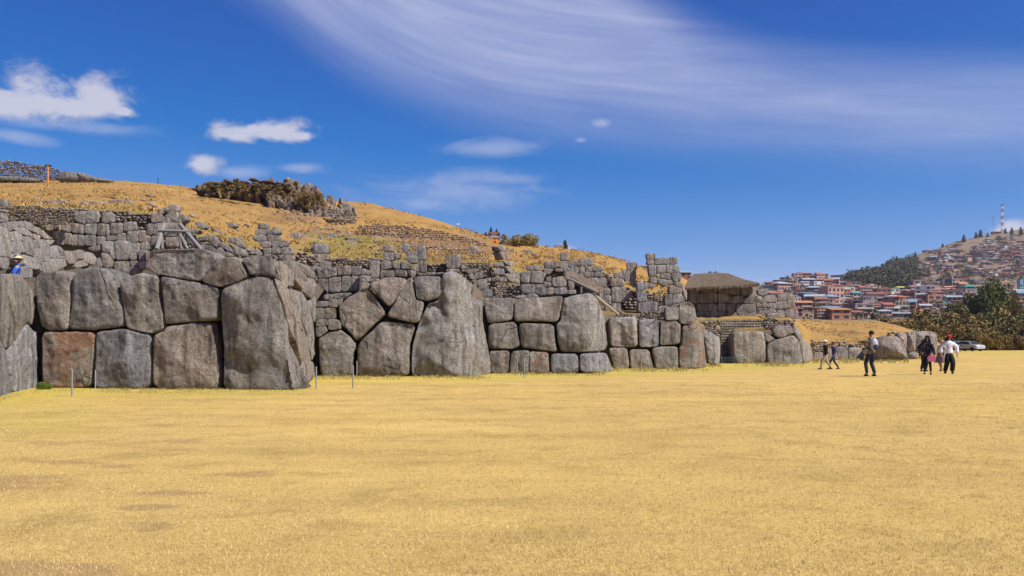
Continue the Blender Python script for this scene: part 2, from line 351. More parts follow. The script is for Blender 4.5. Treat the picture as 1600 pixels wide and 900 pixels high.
# ------------------------------------------------------------------ field
def build_field():
    u = np.linspace(-1, 1, 300); xs = np.sinh(u * 3.2) / math.sinh(3.2) * 260
    ys = np.concatenate([np.linspace(-14, 3, 12), 3 * (190 / 3) ** np.linspace(0, 1, 330)[1:]])
    Xg, Yg = np.meshgrid(xs, ys); Zg = np.interp(Yg, GX_, GZ_)
    for i in range(Xg.shape[0]):
        for j in range(Xg.shape[1]):
            xx, yy = Xg[i, j], Yg[i, j]
            Zg[i, j] += 0.03 * noise.noise((xx * .25, yy * .25, 0)) + 0.012 * noise.noise((xx * 1.3, yy * 1.3, 5))
    n, m_ = Xg.shape
    V = np.stack([Xg, Yg, Zg], -1).reshape(-1, 3)
    idx = np.arange(n * m_).reshape(n, m_)
    Fq = np.stack([idx[:-1, :-1], idx[:-1, 1:], idx[1:, 1:], idx[1:, :-1]], -1).reshape(-1, 4)
    me = fast_mesh('field', V, Fq)
    px = CX + V[:, 0] / np.maximum(V[:, 1], 1) * F; py = HY + (CH - V[:, 2]) / np.maximum(V[:, 1], 1) * F
    green = np.zeros(len(V)); soil = np.zeros(len(V))
    def el(cx, cy, rx, ry, s=1.0):
        return s * np.clip(1.35 - np.sqrt(((px - cx) / rx) ** 2 + ((py - cy) / ry) ** 2), 0, 1)
    yb = np.interp(px, [-40, 0, 62, 470, 500, 760, 950, 1110, 1270, 1345, 1420, 1480], [632, 620, 609, 609, 590, 588, 581, 576, 569, 564, 563, 555])
    w = np.interp(px, [-100, 0, 150, 500, 900, 1300, 1500], [60, 45, 22, 16, 13, 10, 3])
    green = np.clip(1.0 - (py - yb) / w, 0, 1) * np.where(V[:, 1] > 10, 1, 0)
    green = np.maximum(green, el(60, 655, 110, 32, .55)); green *= np.interp(px, [0, 1100, 1400], [0.85, .8, .4])
    for e in [(-20, 757, 95, 16, .95), (85, 748, 45, 7, .8), (215, 793, 55, 7, .9), (225, 822, 50, 9, .85), (110, 722, 80, 7, .65), (200, 728, 40, 6, .6), (270, 771, 75, 6, .75),
              (400, 741, 40, 8, .75), (330, 741, 60, 4, .6), (470, 816, 50, 12, .55), (505, 838, 60, 5, .5), (50, 690, 90, 7, .5), (60, 893, 140, 20, 1.0), (-60, 900, 160, 32, 1.0), (150, 668, 60, 7, .45),
              (290, 690, 70, 8, .5), (650, 690, 90, 5, .35), (900, 740, 120, 6, .35), (1250, 800, 130, 8, .4), (1000, 834, 90, 6, .45), (720, 892, 90, 8, .55), (640, 870, 60, 8, .35), (1340, 588, 60, 3, .5), (1480, 612, 90, 3, .4)]:
        soil = np.maximum(soil, el(*e) * 1.12)
    at = me.color_attributes.new('mask', 'FLOAT_COLOR', 'POINT')
    at.data.foreach_set('color', np.stack([green, soil, np.zeros(len(V)), np.ones(len(V))], -1).astype(np.float32).ravel())
    return link('dry_grass_field', me, M['field'], smooth=True)
setp(build_field(), kind='structure')
m_ = MB(); m_.box(-9000, 9000, -3000, 12000, -9.0, -8.0)
setp(m_.build('valley_floor', M['hill']), kind='structure')

# short dry turf standing up near the camera
def turf():
    n = 75000
    Y = 5.2 + (30 - 5.2) * rng.random(n) ** 1.7
    X = (rng.random(n) * 2 - 1) * 0.62 * Y
    k = 4; N = n * k
    X = np.repeat(X, k) + rng.normal(0, .018, N); Yb = np.repeat(Y, k) + rng.normal(0, .018, N)
    clump = np.repeat(0.6 + 0.8 * rng.random(n), k)
    h = (0.011 + 0.019 * rng.random(N)) * clump; a = rng.random(N) * 2 * math.pi; w = 0.0013 + 0.0005 * np.repeat(Y, k) / 5
    lean = rng.random(N) * 1.3; b = rng.random(N) * 2 * math.pi
    Z = np.interp(Yb, GX_, GZ_) - 0.004
    nz = np.array([0.03 * noise.noise((xx * .25, yy * .25, 0)) + 0.012 * noise.noise((xx * 1.3, yy * 1.3, 5)) for xx, yy in zip(X[::k], Yb[::k])])
    Z = Z + np.repeat(nz, k)
    V = np.stack([np.stack([X - w * np.cos(a), Yb - w * np.sin(a), Z], -1), np.stack([X + w * np.cos(a), Yb + w * np.sin(a), Z], -1),
                  np.stack([X + h * lean * np.cos(b), Yb + h * lean * np.sin(b), Z + h], -1)], 1).reshape(-1, 3)
    me = fast_mesh('turf', V, np.arange(3 * N).reshape(-1, 3))
    m, g, bs = mat_new('dry_grass_blades')
    ge = g.add('ShaderNodeNewGeometry'); rnd = ge.outputs['Random Per Island']
    bn = g.noise(ge.outputs['Position'], 1.1, 5, 0.65)
    c = g.mix(rnd, (0.42, 0.30, 0.115, 1), (0.82, 0.63, 0.30, 1)); c = g.mix(g.mapr(bn, .45, .7, 0, .4), c, (0.34, 0.23, 0.09, 1))
    g.set(bs, 'Base Color', c); bs.inputs['Specular IOR Level'].default_value = 0.1
    return link('short_dry_turf', me, m)
def wall_foot():
    V = []
    segs = [(62, 470, 609), (496, 766, 589), (766, 950, 582), (952, 1106, 576.5), (1106, 1126, 570), (1148, 1262, 568.5), (1268, 1420, 563), (1, 60, 620)]
    for x0, x1, pyb in segs:
        for _ in range(int((x1 - x0) * 9)):
            px = random.uniform(x0, x1); py = pyb + random.random() ** 2 * 5 + (0 if x0 > 1 else (60 - px) * .18 - 10); Y = 1.6 / (py - HY) * F
            for _i in range(5): Y = (CH - gz(Y)) / (py - HY) * F
            if noise.noise(Vector((px * .05, py * .02, 1))) < -.1 and random.random() < .8: continue
            X = (px - CX) / F * Y; z = gz(Y) - .02; h = random.uniform(.03, .13) * Y / 32
            for k in range(2):
                a = random.uniform(0, 6.28); w = .006 * Y / 20; b = random.uniform(0, 6.28)
                V += [(X - w * math.cos(a), Y - w * math.sin(a), z), (X + w * math.cos(a), Y + w * math.sin(a), z), (X + h * .6 * math.cos(b), Y + h * .6 * math.sin(b), z + h)]
    me = fast_mesh('foot_grass', V, np.arange(len(V)).reshape(-1, 3))
    m, g, bs = mat_new('green_yellow_blades'); ge = g.add('ShaderNodeNewGeometry'); g.set(bs, 'Base Color', g.mix(ge.outputs['Random Per Island'], (0.22, 0.20, 0.05, 1), (0.60, 0.46, 0.18, 1)))
    return link('foot_grass', me, m)
setp(wall_foot(), 'yellow green grass fringe growing along the foot of the walls', 'grass', None, 'stuff')
setp(turf(), label='short dry golden turf blades covering the near field', kind='stuff', cat='grass')

# ------------------------------------------------------------------ hillside behind the rampart (terraces, slope, crest, back)
#   px : [ (terrace edge py), (tier two depth, py), (mid depth, py), (upper depth, py), (crest depth, py) ]
HC = [
 (-260, [455, (43, 338), (60, 322), (95, 298), (122, 284)]),
 (-80, [452, (43, 335), (60, 322), (95, 298), (122, 284)]),
 (0,   [440, (43, 331), (60, 322), (95, 298), (120, 282)]),
 (60,  [441, (43.2, 329), (62, 320), (95, 298), (119, 282)]),
 (120, [436, (43.2, 329), (66, 318), (95, 296), (119, 282)]),
 (180, [444, (43.2, 331), (66, 322), (95, 298), (118, 282)]),
 (240, [440, (43.2, 336), (66, 326), (95, 300), (118, 286)]),
 (262, [416, (43.4, 352), (66, 340), (95, 305), (118, 289)]),
 (330, [411, (44, 378), (66, 356), (95, 318), (118, 296)]),
 (400, [412, (45, 392), (68, 370), (95, 330), (117, 300)]),
 (460, [424, (46, 392), (70, 378), (95, 340), (115, 306)]),
 (510, [446, (47.5, 404), (70, 386), (95, 350), (113, 312)]),
 (580, [450, (48.5, 408), (70, 392), (92, 358), (110, 318)]),
 (640, [448, (49.6, 412), (70, 400), (90, 362), (108, 333)]),
 (700, [440, (49.6, 410), (70, 394), (88, 370), (105, 349)]),
 (740, [462, (50.2, 412), (70, 396), (86, 378), (102, 363)]),
 (770, [474, (52.5, 414), (70, 398), (86, 384), (100, 373)]),
 (815, [474, (60.9, 428), (70, 408), (86, 392), (98, 379)]),
 (860, [468, (60.9, 420), (70, 406), (84, 398), (98, 386)]),
 (900, [470, (60.5, 416), (72, 406), (84, 398), (97, 391)]),
 (945, [492, (60.8, 425), (72, 414), (84, 406), (96, 398)]),
 (975, [494, (60.8, 446), (72, 424), (84, 414), (96, 408)]),
 (1010,[494, (61.2, 457), (72, 440), (84, 428), (96, 419)]),
 (1065,[498, (61.2, 482), (72, 452), (84, 440), (96, 433)]),
 (1074,[500, (66.0, 499), (75, 497.5), (84, 480), (96, 438)]),
 (1100,[512, (71.0, 499), (75, 497.5), (84, 492), (96, 444)]),
 (1150,[521, (71.0, 498.5), (75, 497.3), (84, 496), (96, 470)]),
 (1190,[518, (71.0, 498), (76, 496.8), (84, 496), (96, 492)]),
 (1235,[518, (71.0, 499), (78, 498), (90, 497), (102, 497)]),
 (1262,[540, (78.0, 530), (82, 518), (92, 505), (106, 500)]),
 (1300,[545, (78.0, 533), (84, 522), (95, 510), (110, 501)]),
 (1340,[546, (78.5, 535), (86, 524), (97, 510), (112, 501)]),
 (1372,[546, (79.0, 536), (88, 526), (99, 512), (114, 501)]),
 (1400,[551, (84.0, 530), (92, 522), (102, 514), (116, 508)]),
 (1430,[556, (86.0, 540), (95, 530), (105, 523), (118, 517)]),
 (1455,[560, (88.0, 552), (98, 541), (108, 534), (120, 528)]),
 (1482,[566, (90.0, 560), (100, 555), (110, 550), (122, 546)]),
 (1520,[575, (92.0, 566), (102, 562), (112, 556), (124, 552)]),
]
def hill_profile(px):
    ks = [h[0] for h in HC]
    i = max(0, min(len(ks) - 2, int(np.searchsorted(ks, px)) - 1)); t = min(1, max(0, (px - ks[i]) / (ks[i + 1] - ks[i])))
    a, b = HC[i][1], HC[i + 1][1]
    if px < 1250: f = front(px) + 0.9
    else: f = lerp(66.5, 77.0, min(1, (px - 1250) / 12.0)) if px < 1395 else lerp(77, 83, min(1, (px - 1395) / 10))
    pe = lerp(a[0], b[0], t)
    zf = CH + (HY - pe) / F * f
    pts = [(f, -1.2), (f + 0.05, zf)]
    q = [(lerp(a[k][0], b[k][0], t), lerp(a[k][1], b[k][1], t)) for k in (1, 2, 3, 4)]
    z2 = CH + (HY - q[0][1]) / F * q[0][0]
    zmid = min(zf + 0.5, z2)
    bk = -0.3 if 1116 < px < 1196 else 0.9
    pts += [(max(q[0][0] - bk, f + .3), zmid), (max(q[0][0] - bk + .1, f + .35), z2)] if px < 1245 else [(f + .2, zf + .02), (q[0][0] - .1, z2 - .01)]
    for Yq, pq in q: pts.append((max(Yq, pts[-1][0] + .1), CH + (HY - pq) / F * Yq))
    Yl, zl = pts[-1]
    pts += [(Yl + 12, zl - 0.8), (Yl + 45, zl - 9 if px < 1200 else -6), (Yl + 75, zl - 22 if px < 1200 else -9)]
    return pts
def hill_z(px, Y):
    p = hill_profile(px); return float(np.interp(Y, [a[0] for a in p], [a[1] for a in p]))
def hill_py_to_pt(px, py):
    """first point of the slope met by the sight line px, py"""
    pts = hill_profile(px)[3:8]
    for (Ya, za), (Yb, zb) in zip(pts, pts[1:]):
        pa = HY - (za - CH) / Ya * F; pb = HY - (zb - CH) / Yb * F
        if pa >= py >= pb and pa != pb:
            t = (pa - py) / (pa - pb); Y = lerp(Ya, Yb, t)
            return Vector(((px - CX) / F * Y, Y, lerp(za, zb, t)))
    Y, z = pts[0] if py > HY - (pts[0][1] - CH) / pts[0][0] * F else pts[-1]
    return Vector(((px - CX) / F * Y, Y, z))
def build_hill():
    pxs = np.arange(-260, 1521, 3.0); sub = [1, 6, 2, 2, 10, 16, 16, 14, 3, 3, 3]
    V = []; msk = []
    for px in pxs:
        p = hill_profile(px); row = []
        for k, ((Ya, za), (Yb, zb)) in enumerate(zip(p, p[1:])):
            for s in range(sub[k] if k < len(sub) else 2):
                t = s / sub[k] if k < len(sub) else s / 2; row.append((lerp(Ya, Yb, t), lerp(za, zb, t), k + t))
        row.append((p[-1][0], p[-1][1], 99))
        for Y, z, k in row:
            X = (px - CX) / F * Y
            amp = 0 if k < 2 else (0.07 if k < 4 else (0.40 if px < 1250 else 0.22)) * (0.35 if 6.6 < k < 8.2 else 1)
            dz = amp * (fbm(Vector((X * .35, Y * .35, 0)), 5) * .75)
            V.append((X, Y, z + dz))
            gr = 0.5 if k < 3.5 else max(0, 0.55 - (k - 4) * .5)
            if 4 <= k < 5.5 and 480 < px < 640: gr = .95
            sl = 0.0
            pyy = HY - (z - CH) / Y * F
            for (ax, ay, rx, ry, s_) in ((690, 386, 150, 34, .75), (465, 338, 80, 22, .7), (370, 308, 190, 24, .42), (470, 365, 60, 20, .4), (870, 402, 90, 16, .4), (1330, 520, 60, 12, .6), (1400, 505, 60, 10, .5), (110, 308, 90, 7, .5), (430, 385, 45, 14, .5)):
                sl = max(sl, s_ * max(0, 1.25 - math.hypot((px - ax) / rx, (pyy - ay) / ry)))
            if k <= 1.5 or 3 < k < 3.9: sl = .9
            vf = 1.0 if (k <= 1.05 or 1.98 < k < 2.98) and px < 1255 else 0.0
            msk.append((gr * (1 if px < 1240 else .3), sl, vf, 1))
    n = len(pxs); m2 = len(V) // n; idx = np.arange(n * m2).reshape(n, m2)
    Fq = np.stack([idx[:-1, :-1], idx[1:, :-1], idx[1:, 1:], idx[:-1, 1:]], -1).reshape(-1, 4)
    me = fast_mesh('hillside', V, Fq)
    at = me.color_attributes.new('mask', 'FLOAT_COLOR', 'POINT'); at.data.foreach_set('color', np.array(msk, np.float32).ravel())
    return link('terraced_hillside', me, M['hill'], smooth=True)
setp(build_hill(), kind='structure')

# ------------------------------------------------------------------ far slopes under the town, and the big hill on the right
TC = [  # px : rows of (depth, py)
 (560, [(230, 520), (300, 395), (330, 400), (700, 430), (900, 440), (1100, 450)]),
 (720, [(230, 500), (290, 372), (330, 374), (700, 430), (900, 440), (1100, 450)]),
 (800, [(230, 500), (290, 382), (330, 386), (700, 430), (900, 440), (1100, 450)]),
 (900, [(230, 505), (290, 403), (330, 407), (700, 430), (900, 440), (1100, 450)]),
 (980, [(230, 508), (290, 418), (330, 420), (700, 430), (900, 438), (1100, 450)]),
 (1080,[(230, 510), (290, 436), (330, 437), (700, 440), (900, 445), (1100, 452)]),
 (1180,[(230, 512), (300, 500), (420, 483), (600, 462), (800, 447), (1100, 452)]),
 (1240,[(230, 512), (330, 503), (450, 485), (620, 462), (840, 438), (1100, 450)]),
 (1290,[(230, 512), (330, 504), (450, 487), (620, 462), (850, 438), (1100, 452)]),
 (1335,[(230, 512), (330, 505), (450, 488), (650, 464), (900, 437), (1200, 447)]),
 (1370,[(230, 512), (330, 506), (450, 489), (680, 462), (1000, 424), (1400, 434)]),
 (1400,[(230, 512), (330, 506), (450, 490), (700, 460), (1100, 412), (1500, 424)]),
 (1440,[(230, 514), (330, 507), (450, 490), (720, 459), (1180, 396), (1600, 410)]),
 (1475,[(230, 514), (330, 507), (450, 490), (720, 459), (1250, 384), (1700, 395)]),
 (1500,[(230, 514), (330, 507), (450, 490), (720, 460), (1300, 377), (1750, 390)]),
 (1530,[(230, 514), (330, 508), (450, 491), (720, 460), (1350, 369), (1800, 380)]),
 (1565,[(230, 514), (330, 508), (450, 492), (720, 462), (1420, 363), (1850, 372)]),
 (1600,[(230, 514), (330, 508), (450, 492), (720, 464), (1460, 358), (1900, 366)]),
 (1700,[(230, 514), (330, 508), (450, 492), (720, 466), (1500, 352), (1900, 360)]),
 (1900,[(230, 514), (330, 508), (450, 492), (720, 470), (1500, 360), (1900, 370)]),
]
def town_profile(px):
    ks = [h[0] for h in TC]
    i = max(0, min(len(ks) - 2, int(np.searchsorted(ks, px)) - 1)); t = min(1, max(0, (px - ks[i]) / (ks[i + 1] - ks[i])))
    q = [(lerp(a[0], b[0], t), lerp(a[1], b[1], t)) for a, b in zip(TC[i][1], TC[i + 1][1])]
    p = [(190, -1.2)] + [(Y, CH + (HY - pq) / F * Y) for Y, pq in q]
    return p + [(p[-1][0] + 400, p[-1][1] - 160)]
def town_pt(px, py):
    pts = town_profile(px)[1:7]
    best = None
    for (Ya, za), (Yb, zb) in zip(pts, pts[1:]):
        pa = HY - (za - CH) / Ya * F; pb = HY - (zb - CH) / Yb * F
        if pa >= py >= pb and pa != pb:
            t = (pa - py) / (pa - pb); Y = lerp(Ya, Yb, t); z = lerp(za, zb, t)
            # true crossing on the straight slope between the two rows
            s = (zb - za) / (Yb - Ya); c = (HY - py) / F
            Y = (za - s * Ya - CH) / (c - s) if abs(c - s) > 1e-6 else Y
            Y = min(max(Y, Ya), Yb); z = za + s * (Y - Ya)
            return Vector(((px - CX) / F * Y, Y, z))
    k = 4 if len(pts) > 4 else -1
    Y, z = pts[k]; return Vector(((px - CX) / F * Y, Y, z))
def build_town_ground():
    pxs = np.arange(560, 1901, 5.0); V = []; sub = 12
    for px in pxs:
        p = town_profile(px)
        for k, ((Ya, za), (Yb, zb)) in enumerate(zip(p, p[1:])):
            for s in range(sub):
                t = s / sub; Y = lerp(Ya, Yb, t); z = lerp(za, zb, t); X = (px - CX) / F * Y
                big = 0.0 if Y < 700 else min(1, (Y - 700) / 500)
                V.append((X, Y, z + big * 9 * fbm(Vector((X * .008, Y * .008, 3)), 5) * (0.35 if k >= 5 or (k == 4 and t > .85) else 1)))
        V.append(((px - CX) / F * p[-1][0], p[-1][0], p[-1][1]))
    n = len(pxs); m2 = len(V) // n; idx = np.arange(n * m2).reshape(n, m2)
    Fq = np.stack([idx[:-1, :-1], idx[1:, :-1], idx[1:, 1:], idx[:-1, 1:]], -1).reshape(-1, 4)
    me = fast_mesh('far_slopes', V, Fq)
    m, g, b = mat_new('far_hillside')
    pos = g.add('ShaderNodeNewGeometry').outputs['Position']
    big = g.noise(pos, 0.010, 6, 0.62, 0.6); mid = g.noise(pos, 0.06, 6, 0.7, 0.5)
    c = g.mix(g.mapr(mid, .35, .65), (0.11, 0.078, 0.055, 1), (0.27, 0.185, 0.125, 1))
    c = g.mix(g.mapr(big, .48, .62, 0, .6), c, (0.27, 0.20, 0.12, 1))
    c = g.mix(g.mapr(mid, .60, .72, 0, .8), c, (0.055, 0.06, 0.04, 1))
    g.set(b, 'Base Color', c); bump(g, b, mid, 0.8, 3.0)
    return link('distant_slopes', me, m, smooth=True)
setp(build_town_ground(), kind='structure')
# ------------------------------------------------------------------ one stone: traced face outline, set on its wall, with thickness and worn edges
def chaikin(p, k=2, r=0.22):
    for _ in range(k):
        q = []
        for i in range(len(p)):
            a, b = p[i], p[(i + 1) % len(p)]
            q.append((a[0] + (b[0]-a[0])*r, a[1] + (b[1]-a[1])*r)); q.append((a[0] + (b[0]-a[0])*(1-r), a[1] + (b[1]-a[1])*(1-r)))
        p = q
    return p
def resample(p, n):
    P_ = np.array(p + [p[0]], float); d = np.r_[0, np.cumsum(np.hypot(*np.diff(P_, axis=0).T))]
    t = np.linspace(0, d[-1], n, endpoint=False)
    return np.stack([np.interp(t, d, P_[:, 0]), np.interp(t, d, P_[:, 1])], 1)
def poly_area_c(p):
    x, y = p[:, 0], p[:, 1]; x1, y1 = np.roll(x, -1), np.roll(y, -1); cr = x * y1 - x1 * y; A = cr.sum() / 2
    return abs(A), np.array([((x + x1) * cr).sum(), ((y + y1) * cr).sum()]) / (6 * A)
def stone(poly, Yf, parent, mat='stone', name='stone', tint=1.0, depth=None, bulge=None, rough=1.0, gap=1.0, rust=0.0, label=None, hue=None):
    base = np.array(poly, float); A, c = poly_area_c(base)
    Yc = Yf(c[0], c[1]); mpp = Yc / F
    N, K = (20, 2) if A < 200 else (32, 4) if A < 900 else (56, 8) if A < 3500 else (96, 16)
    size = math.sqrt(A) * mpp
    p = resample(chaikin([tuple(q) for q in base], 2, 0.11 if A > 900 else .12), N)
    sd_ = random.random() * 100
    dirs = p - c; L = np.hypot(*dirs.T); un = dirs / L[:, None]
    wob = np.array([noise.noise((un[i, 0] * 2.2, un[i, 1] * 2.2, sd_)) + .5 * noise.noise((un[i, 0] * 7, un[i, 1] * 7, sd_)) for i in range(N)])
    g_px = gap * (-0.45 if A < 900 else 0.55)
    chip = np.array([noise.noise((un[i, 0] * 16, un[i, 1] * 16, sd_ + 5)) for i in range(N)])
    p = p + un * (wob * 0.014 * math.sqrt(A) + chip * 0.006 * math.sqrt(A) * (A > 900) - g_px)[:, None]
    dirs = p - c; L = np.hypot(*dirs.T); un = dirs / L[:, None]
    r = min(0.12, size * (0.060 if A > 900 else .08)); B = bulge if bulge is not None else size * (0.03 if A > 900 else .025)
    dep = depth if depth is not None else max(0.5, min(1.6, size * .7))
    rings = []
    for d in (0.0, 0.18, 0.45, 1.0):
        rings.append((p - un * np.minimum(d * r / mpp, L * .45)[:, None], -r + r * math.sqrt(max(0, 1 - (1 - d) ** 2)), 0.25 + .75 * d))
    inner = rings[-1][0]
    for k in range(1, K + 1):
        f = k / K
        if k == K: break
        rings.append((lerp(inner, c[None, :], f), B * (1 - (1 - f) ** 2.2), 1.0))
    def nrm(x, y):
        e = 4.0
        a = P(x + e, y, Yf(x + e, y)) - P(x - e, y, Yf(x - e, y)); b = P(x, y - e, Yf(x, y - e)) - P(x, y + e, Yf(x, y + e))
        n = a.cross(b); n.normalize()
        return n if n.dot(P(x, y, Yf(x, y)) - Vector((0, 0, CH))) < 0 else -n
    V = []
    n_c = nrm(c[0], c[1]); amp = 0.054 * size * rough; frq = 1.1 / max(size, .3)
    def disp(q, w):
        s = q * frq + Vector((sd_, 0, 0))
        v = fbm(s, 5 if A > 900 else 3)
        v2 = abs(noise.noise(s * 2.3 + Vector((9, 2, 1)))) + (.35 * abs(noise.noise(s * 6.1 + Vector((3, 7, 1)))) if A > 900 else 0)
        return amp * w * (v * 0.9 - v2 * 0.7)
    for q in p:   # back ring
        n = nrm(q[0], q[1]); V.append(P(q[0], q[1], Yf(q[0], q[1])) - n * dep)
    for rp, off, w in rings:
        for q in rp:
            n = nrm(q[0], q[1]); b = P(q[0], q[1], Yf(q[0], q[1]))
            V.append(b + n * (off + disp(b, w)))
    b = P(c[0], c[1], Yf(c[0], c[1])); V.append(b + n_c * (B + disp(b, 1)))
    V.append(b - n_c * dep)
    nr = len(rings) + 1; Fc = []
    for k in range(nr - 1):
        for i in range(N):
            j = (i + 1) % N; Fc.append((k * N + i, (k + 1) * N + i, (k + 1) * N + j, k * N + j))
    ci = nr * N
    for i in range(N): Fc.append(((nr - 1) * N + i, ci, (nr - 1) * N + (i + 1) % N)); Fc.append((i, (i + 1) % N, ci + 1))
    o0 = b.copy(); V = [v - o0 for v in V]
    me = bpy.data.meshes.new(name); me.from_pydata(V, [], Fc)
    bmx = bmesh.new(); bmx.from_mesh(me); bmesh.ops.recalc_face_normals(bmx, faces=bmx.faces); bmx.to_mesh(me); bmx.free()
    o = link(name, me, M[mat], smooth=True)
    if parent: o.parent = parent; o.location = o0 - parent.location
    else: o.location = o0
    t = tint * random.uniform(0.86, 1.14); h = hue or random.choice([(1, 1, 1), (1, 1, 1), (1.03, 1, .96), (.97, 1, 1.04), (1.06, .98, .93), (1.0, 0.97, 0.96)])
    o.color = (t * h[0], t * h[1], t * h[2], 1); o['rust'] = float(rust) * 1.12
    if label: o['label'] = label
    return o
def parse(s, ox=0, oy=0, sc_=1.0):
    return [(ox + float(a.split(',')[0]) / sc_, oy + float(a.split(',')[1]) / sc_) for a in s.split()]
RUST, BLUE = dict(rust=1.0), dict(hue=(.92, .99, 1.14), tint=1.05)
def wall(name, label, cat, base, Yf, group, ox, oy, sc_, stones, mat='stone', group_name=None, **kw):
    e = base if not isinstance(base, tuple) else empty(name, base, label, cat, group_name)
    for s in stones:
        opt = dict(kw)
        if isinstance(s, tuple): opt.update(s[1]); s = s[0]
        stone(parse(s, ox, oy, sc_), opt.pop('Yf', Yf), e, opt.pop('mat', mat), **opt)
    return e
def gpt(px, Y): return ((px - CX) / F * Y, Y, gz(Y))

# first face and the inward corner at the far left
wl = wall('megalithic_wall', 'receding wall of tall grey megaliths at the far left edge', 'stone wall', gpt(30, 25), yW1, None, 0, 380, 3.4625, [
 "0,160 18,165 95,460 90,530 35,580 15,520 -20,470 -60,300", "18,170 120,165 180,250 190,290 200,330 185,450 150,430 100,520 92,530 95,460",
 ("40,590 150,430 190,470 215,480 220,795 80,815 60,700", BLUE), ("-40,490 0,500 40,590 70,800 70,825 0,835 -40,845", BLUE),
 "-180,150 -10,160 -60,300 -30,470 -170,450", "-180,460 -45,480 -40,850 -180,870", "-420,130 -190,150 -185,460 -420,430", "-420,440 -185,465 -185,870 -420,900"], gap=.8)
wa = wall('megalithic_wall', 'tallest near bastion with a huge rounded corner megalith under a timber frame', 'stone wall', gpt(270, 26.5), yA, None, 0, 380, 3.4625, [
 "180,190 215,150 375,150 383,190 378,300 362,470 260,472 215,450 190,330", "385,190 412,145 490,125 560,135 600,165 632,225 672,450 520,470 362,470 378,300",
 "640,215 680,180 770,155 850,170 855,290 882,400 880,470 820,490 740,480 675,460",
 ("215,478 350,475 508,478 500,600 480,788 220,788", RUST), ("512,480 600,468 675,460 740,480 815,495 805,797 500,790 505,600", BLUE),
 ("822,500 880,475 890,445 1040,428 1130,430 1150,510 1165,620 1175,700 1172,797 815,797", dict(rust=.45))])
wall('', '', '', wa, yA, None, 300, 380, 3.4625, [
 "-178,178 -90,188 20,207 143,240 135,330 130,415 0,428 -155,440 -165,310",
 ("-256,80 -240,42 -130,28 60,28 110,55 130,80 100,130 45,205 -10,200 -100,188 -190,166 -260,142", dict(rough=1.7)),
 "45,205 135,78 250,70 305,180 250,210 150,238 90,228", "265,85 320,65 430,65 450,100 462,185 380,172 310,172 290,130",
 ("152,245 250,210 310,175 410,175 440,200 470,262 500,330 535,430 560,560 610,700 612,797 160,800 165,620 150,430", dict(rust=.4, rough=1.3, bulge=.16)),
 ("104,425 143,420 150,520 158,700 155,797 138,797 130,650 108,500", dict(rust=1.0, tint=.8, bulge=-.3, Yf=lambda x, y: 27.0))])
wall('', '', '', wa, yA, None, 300, 380, 3.4625, [   # the side of the bastion turning away from us
 "455,100 490,95 545,170 560,200 520,235 475,190", "490,90 560,95 600,150 640,200 600,212 560,200 545,170", "560,95 640,130 668,160 645,192 600,150",
 "440,190 475,190 520,235 560,330 620,480 655,640 612,690 560,520 500,330", "520,240 600,262 640,330 662,430 668,600 655,640 620,480 560,330",
 "600,210 645,195 672,235 672,280 650,300 600,260", "640,330 650,300 672,285 672,420 662,430", "600,640 660,640 672,720 640,745 612,755 606,700"], rough=1.6, bulge=0.05, gap=.4)
wall('', '', '', wa, yA, None, 380, 340, 7.5, [
 "350,480 410,500 480,660 540,790 500,850 440,700 385,600", "410,500 460,520 560,590 590,640 520,720 470,640", "525,720 580,690 600,800 545,810",
 "590,640 640,660 720,745 770,760 770,830 700,840 640,760", "770,700 830,720 860,780 858,850 800,880 770,800"], rough=1.6, gap=.4)
stone(parse('47,436 66,436 68,470 64,520 66,612 50,612 46,540'), lambda x, y: 27.75, wa, 'stone', tint=.8)
# second face
wb = wall('megalithic_wall', 'second bastion of leaning angular megaliths ending in a huge pale rounded block', 'stone wall', gpt(630, 35), yB, None, 480, 380, 3.75, [
 ("60,560 120,520 195,503 250,545 285,585 270,640 262,783 75,783", dict(rust=.3)), ("175,370 230,320 330,260 360,265 455,395 455,420 290,578 255,540 190,470", dict(rough=1.3)),
 "360,235 480,193 575,205 580,240 490,370 470,370 365,260", "585,210 610,195 635,330 690,345 655,465 620,470 460,430 500,360",
 "620,205 650,190 785,190 780,300 765,325 700,340 640,330", ("290,590 440,450 620,475 627,490 600,600 600,785 285,785", dict(rust=.5, rough=1.4)),
 ("700,345 770,335 790,180 840,160 900,175 990,235 1020,320 1050,480 1078,700 1078,787 610,787 605,640 640,490", dict(rough=1.6, bulge=.25, tint=1.06)),
 "45,380 95,380 95,445 45,445", "97,380 165,380 166,442 97,445", "50,447 118,446 118,485 52,487", "120,446 178,446 180,505 122,508", "48,492 105,488 120,515 70,550 50,545", "180,448 195,470 195,500 182,503"])
wall('', '', '', wb, yB, None, 500, 360, 7.5, [
 "150,740 380,730 290,800 155,800", "40,760 150,745 145,800 45,812", "100,805 205,805 205,900 105,900", "-60,835 100,830 100,890 -50,895", "210,810 270,800 250,850 215,880",
 "475,525 575,525 575,605 470,600", "470,610 560,605 570,680 480,685", "485,460 580,465 580,520 490,515"], mat='stone_far')
wall('', '', '', wb, lambda x, y: 35.4, None, 380, 340, 7.5, [
 "840,575 1090,580 1100,680 990,705 880,710 860,640", "1100,565 1260,560 1262,670 1105,680", "1262,565 1372,575 1360,680 1264,670", "875,720 990,715 1000,880 930,830 880,770",
 "995,710 1145,690 1148,870 1005,880", "1150,690 1260,682 1262,865 1150,870", "1264,682 1358,688 1340,850 1264,864", "780,570 838,570 845,630 800,600",
 "465,500 550,480 600,530 640,600 690,640 760,680 770,740 720,740 640,650 560,590", "560,490 620,520 760,570 800,640 790,690 730,680 650,600", "770,580 830,630 870,700 850,770 800,700"], mat='stone_far')
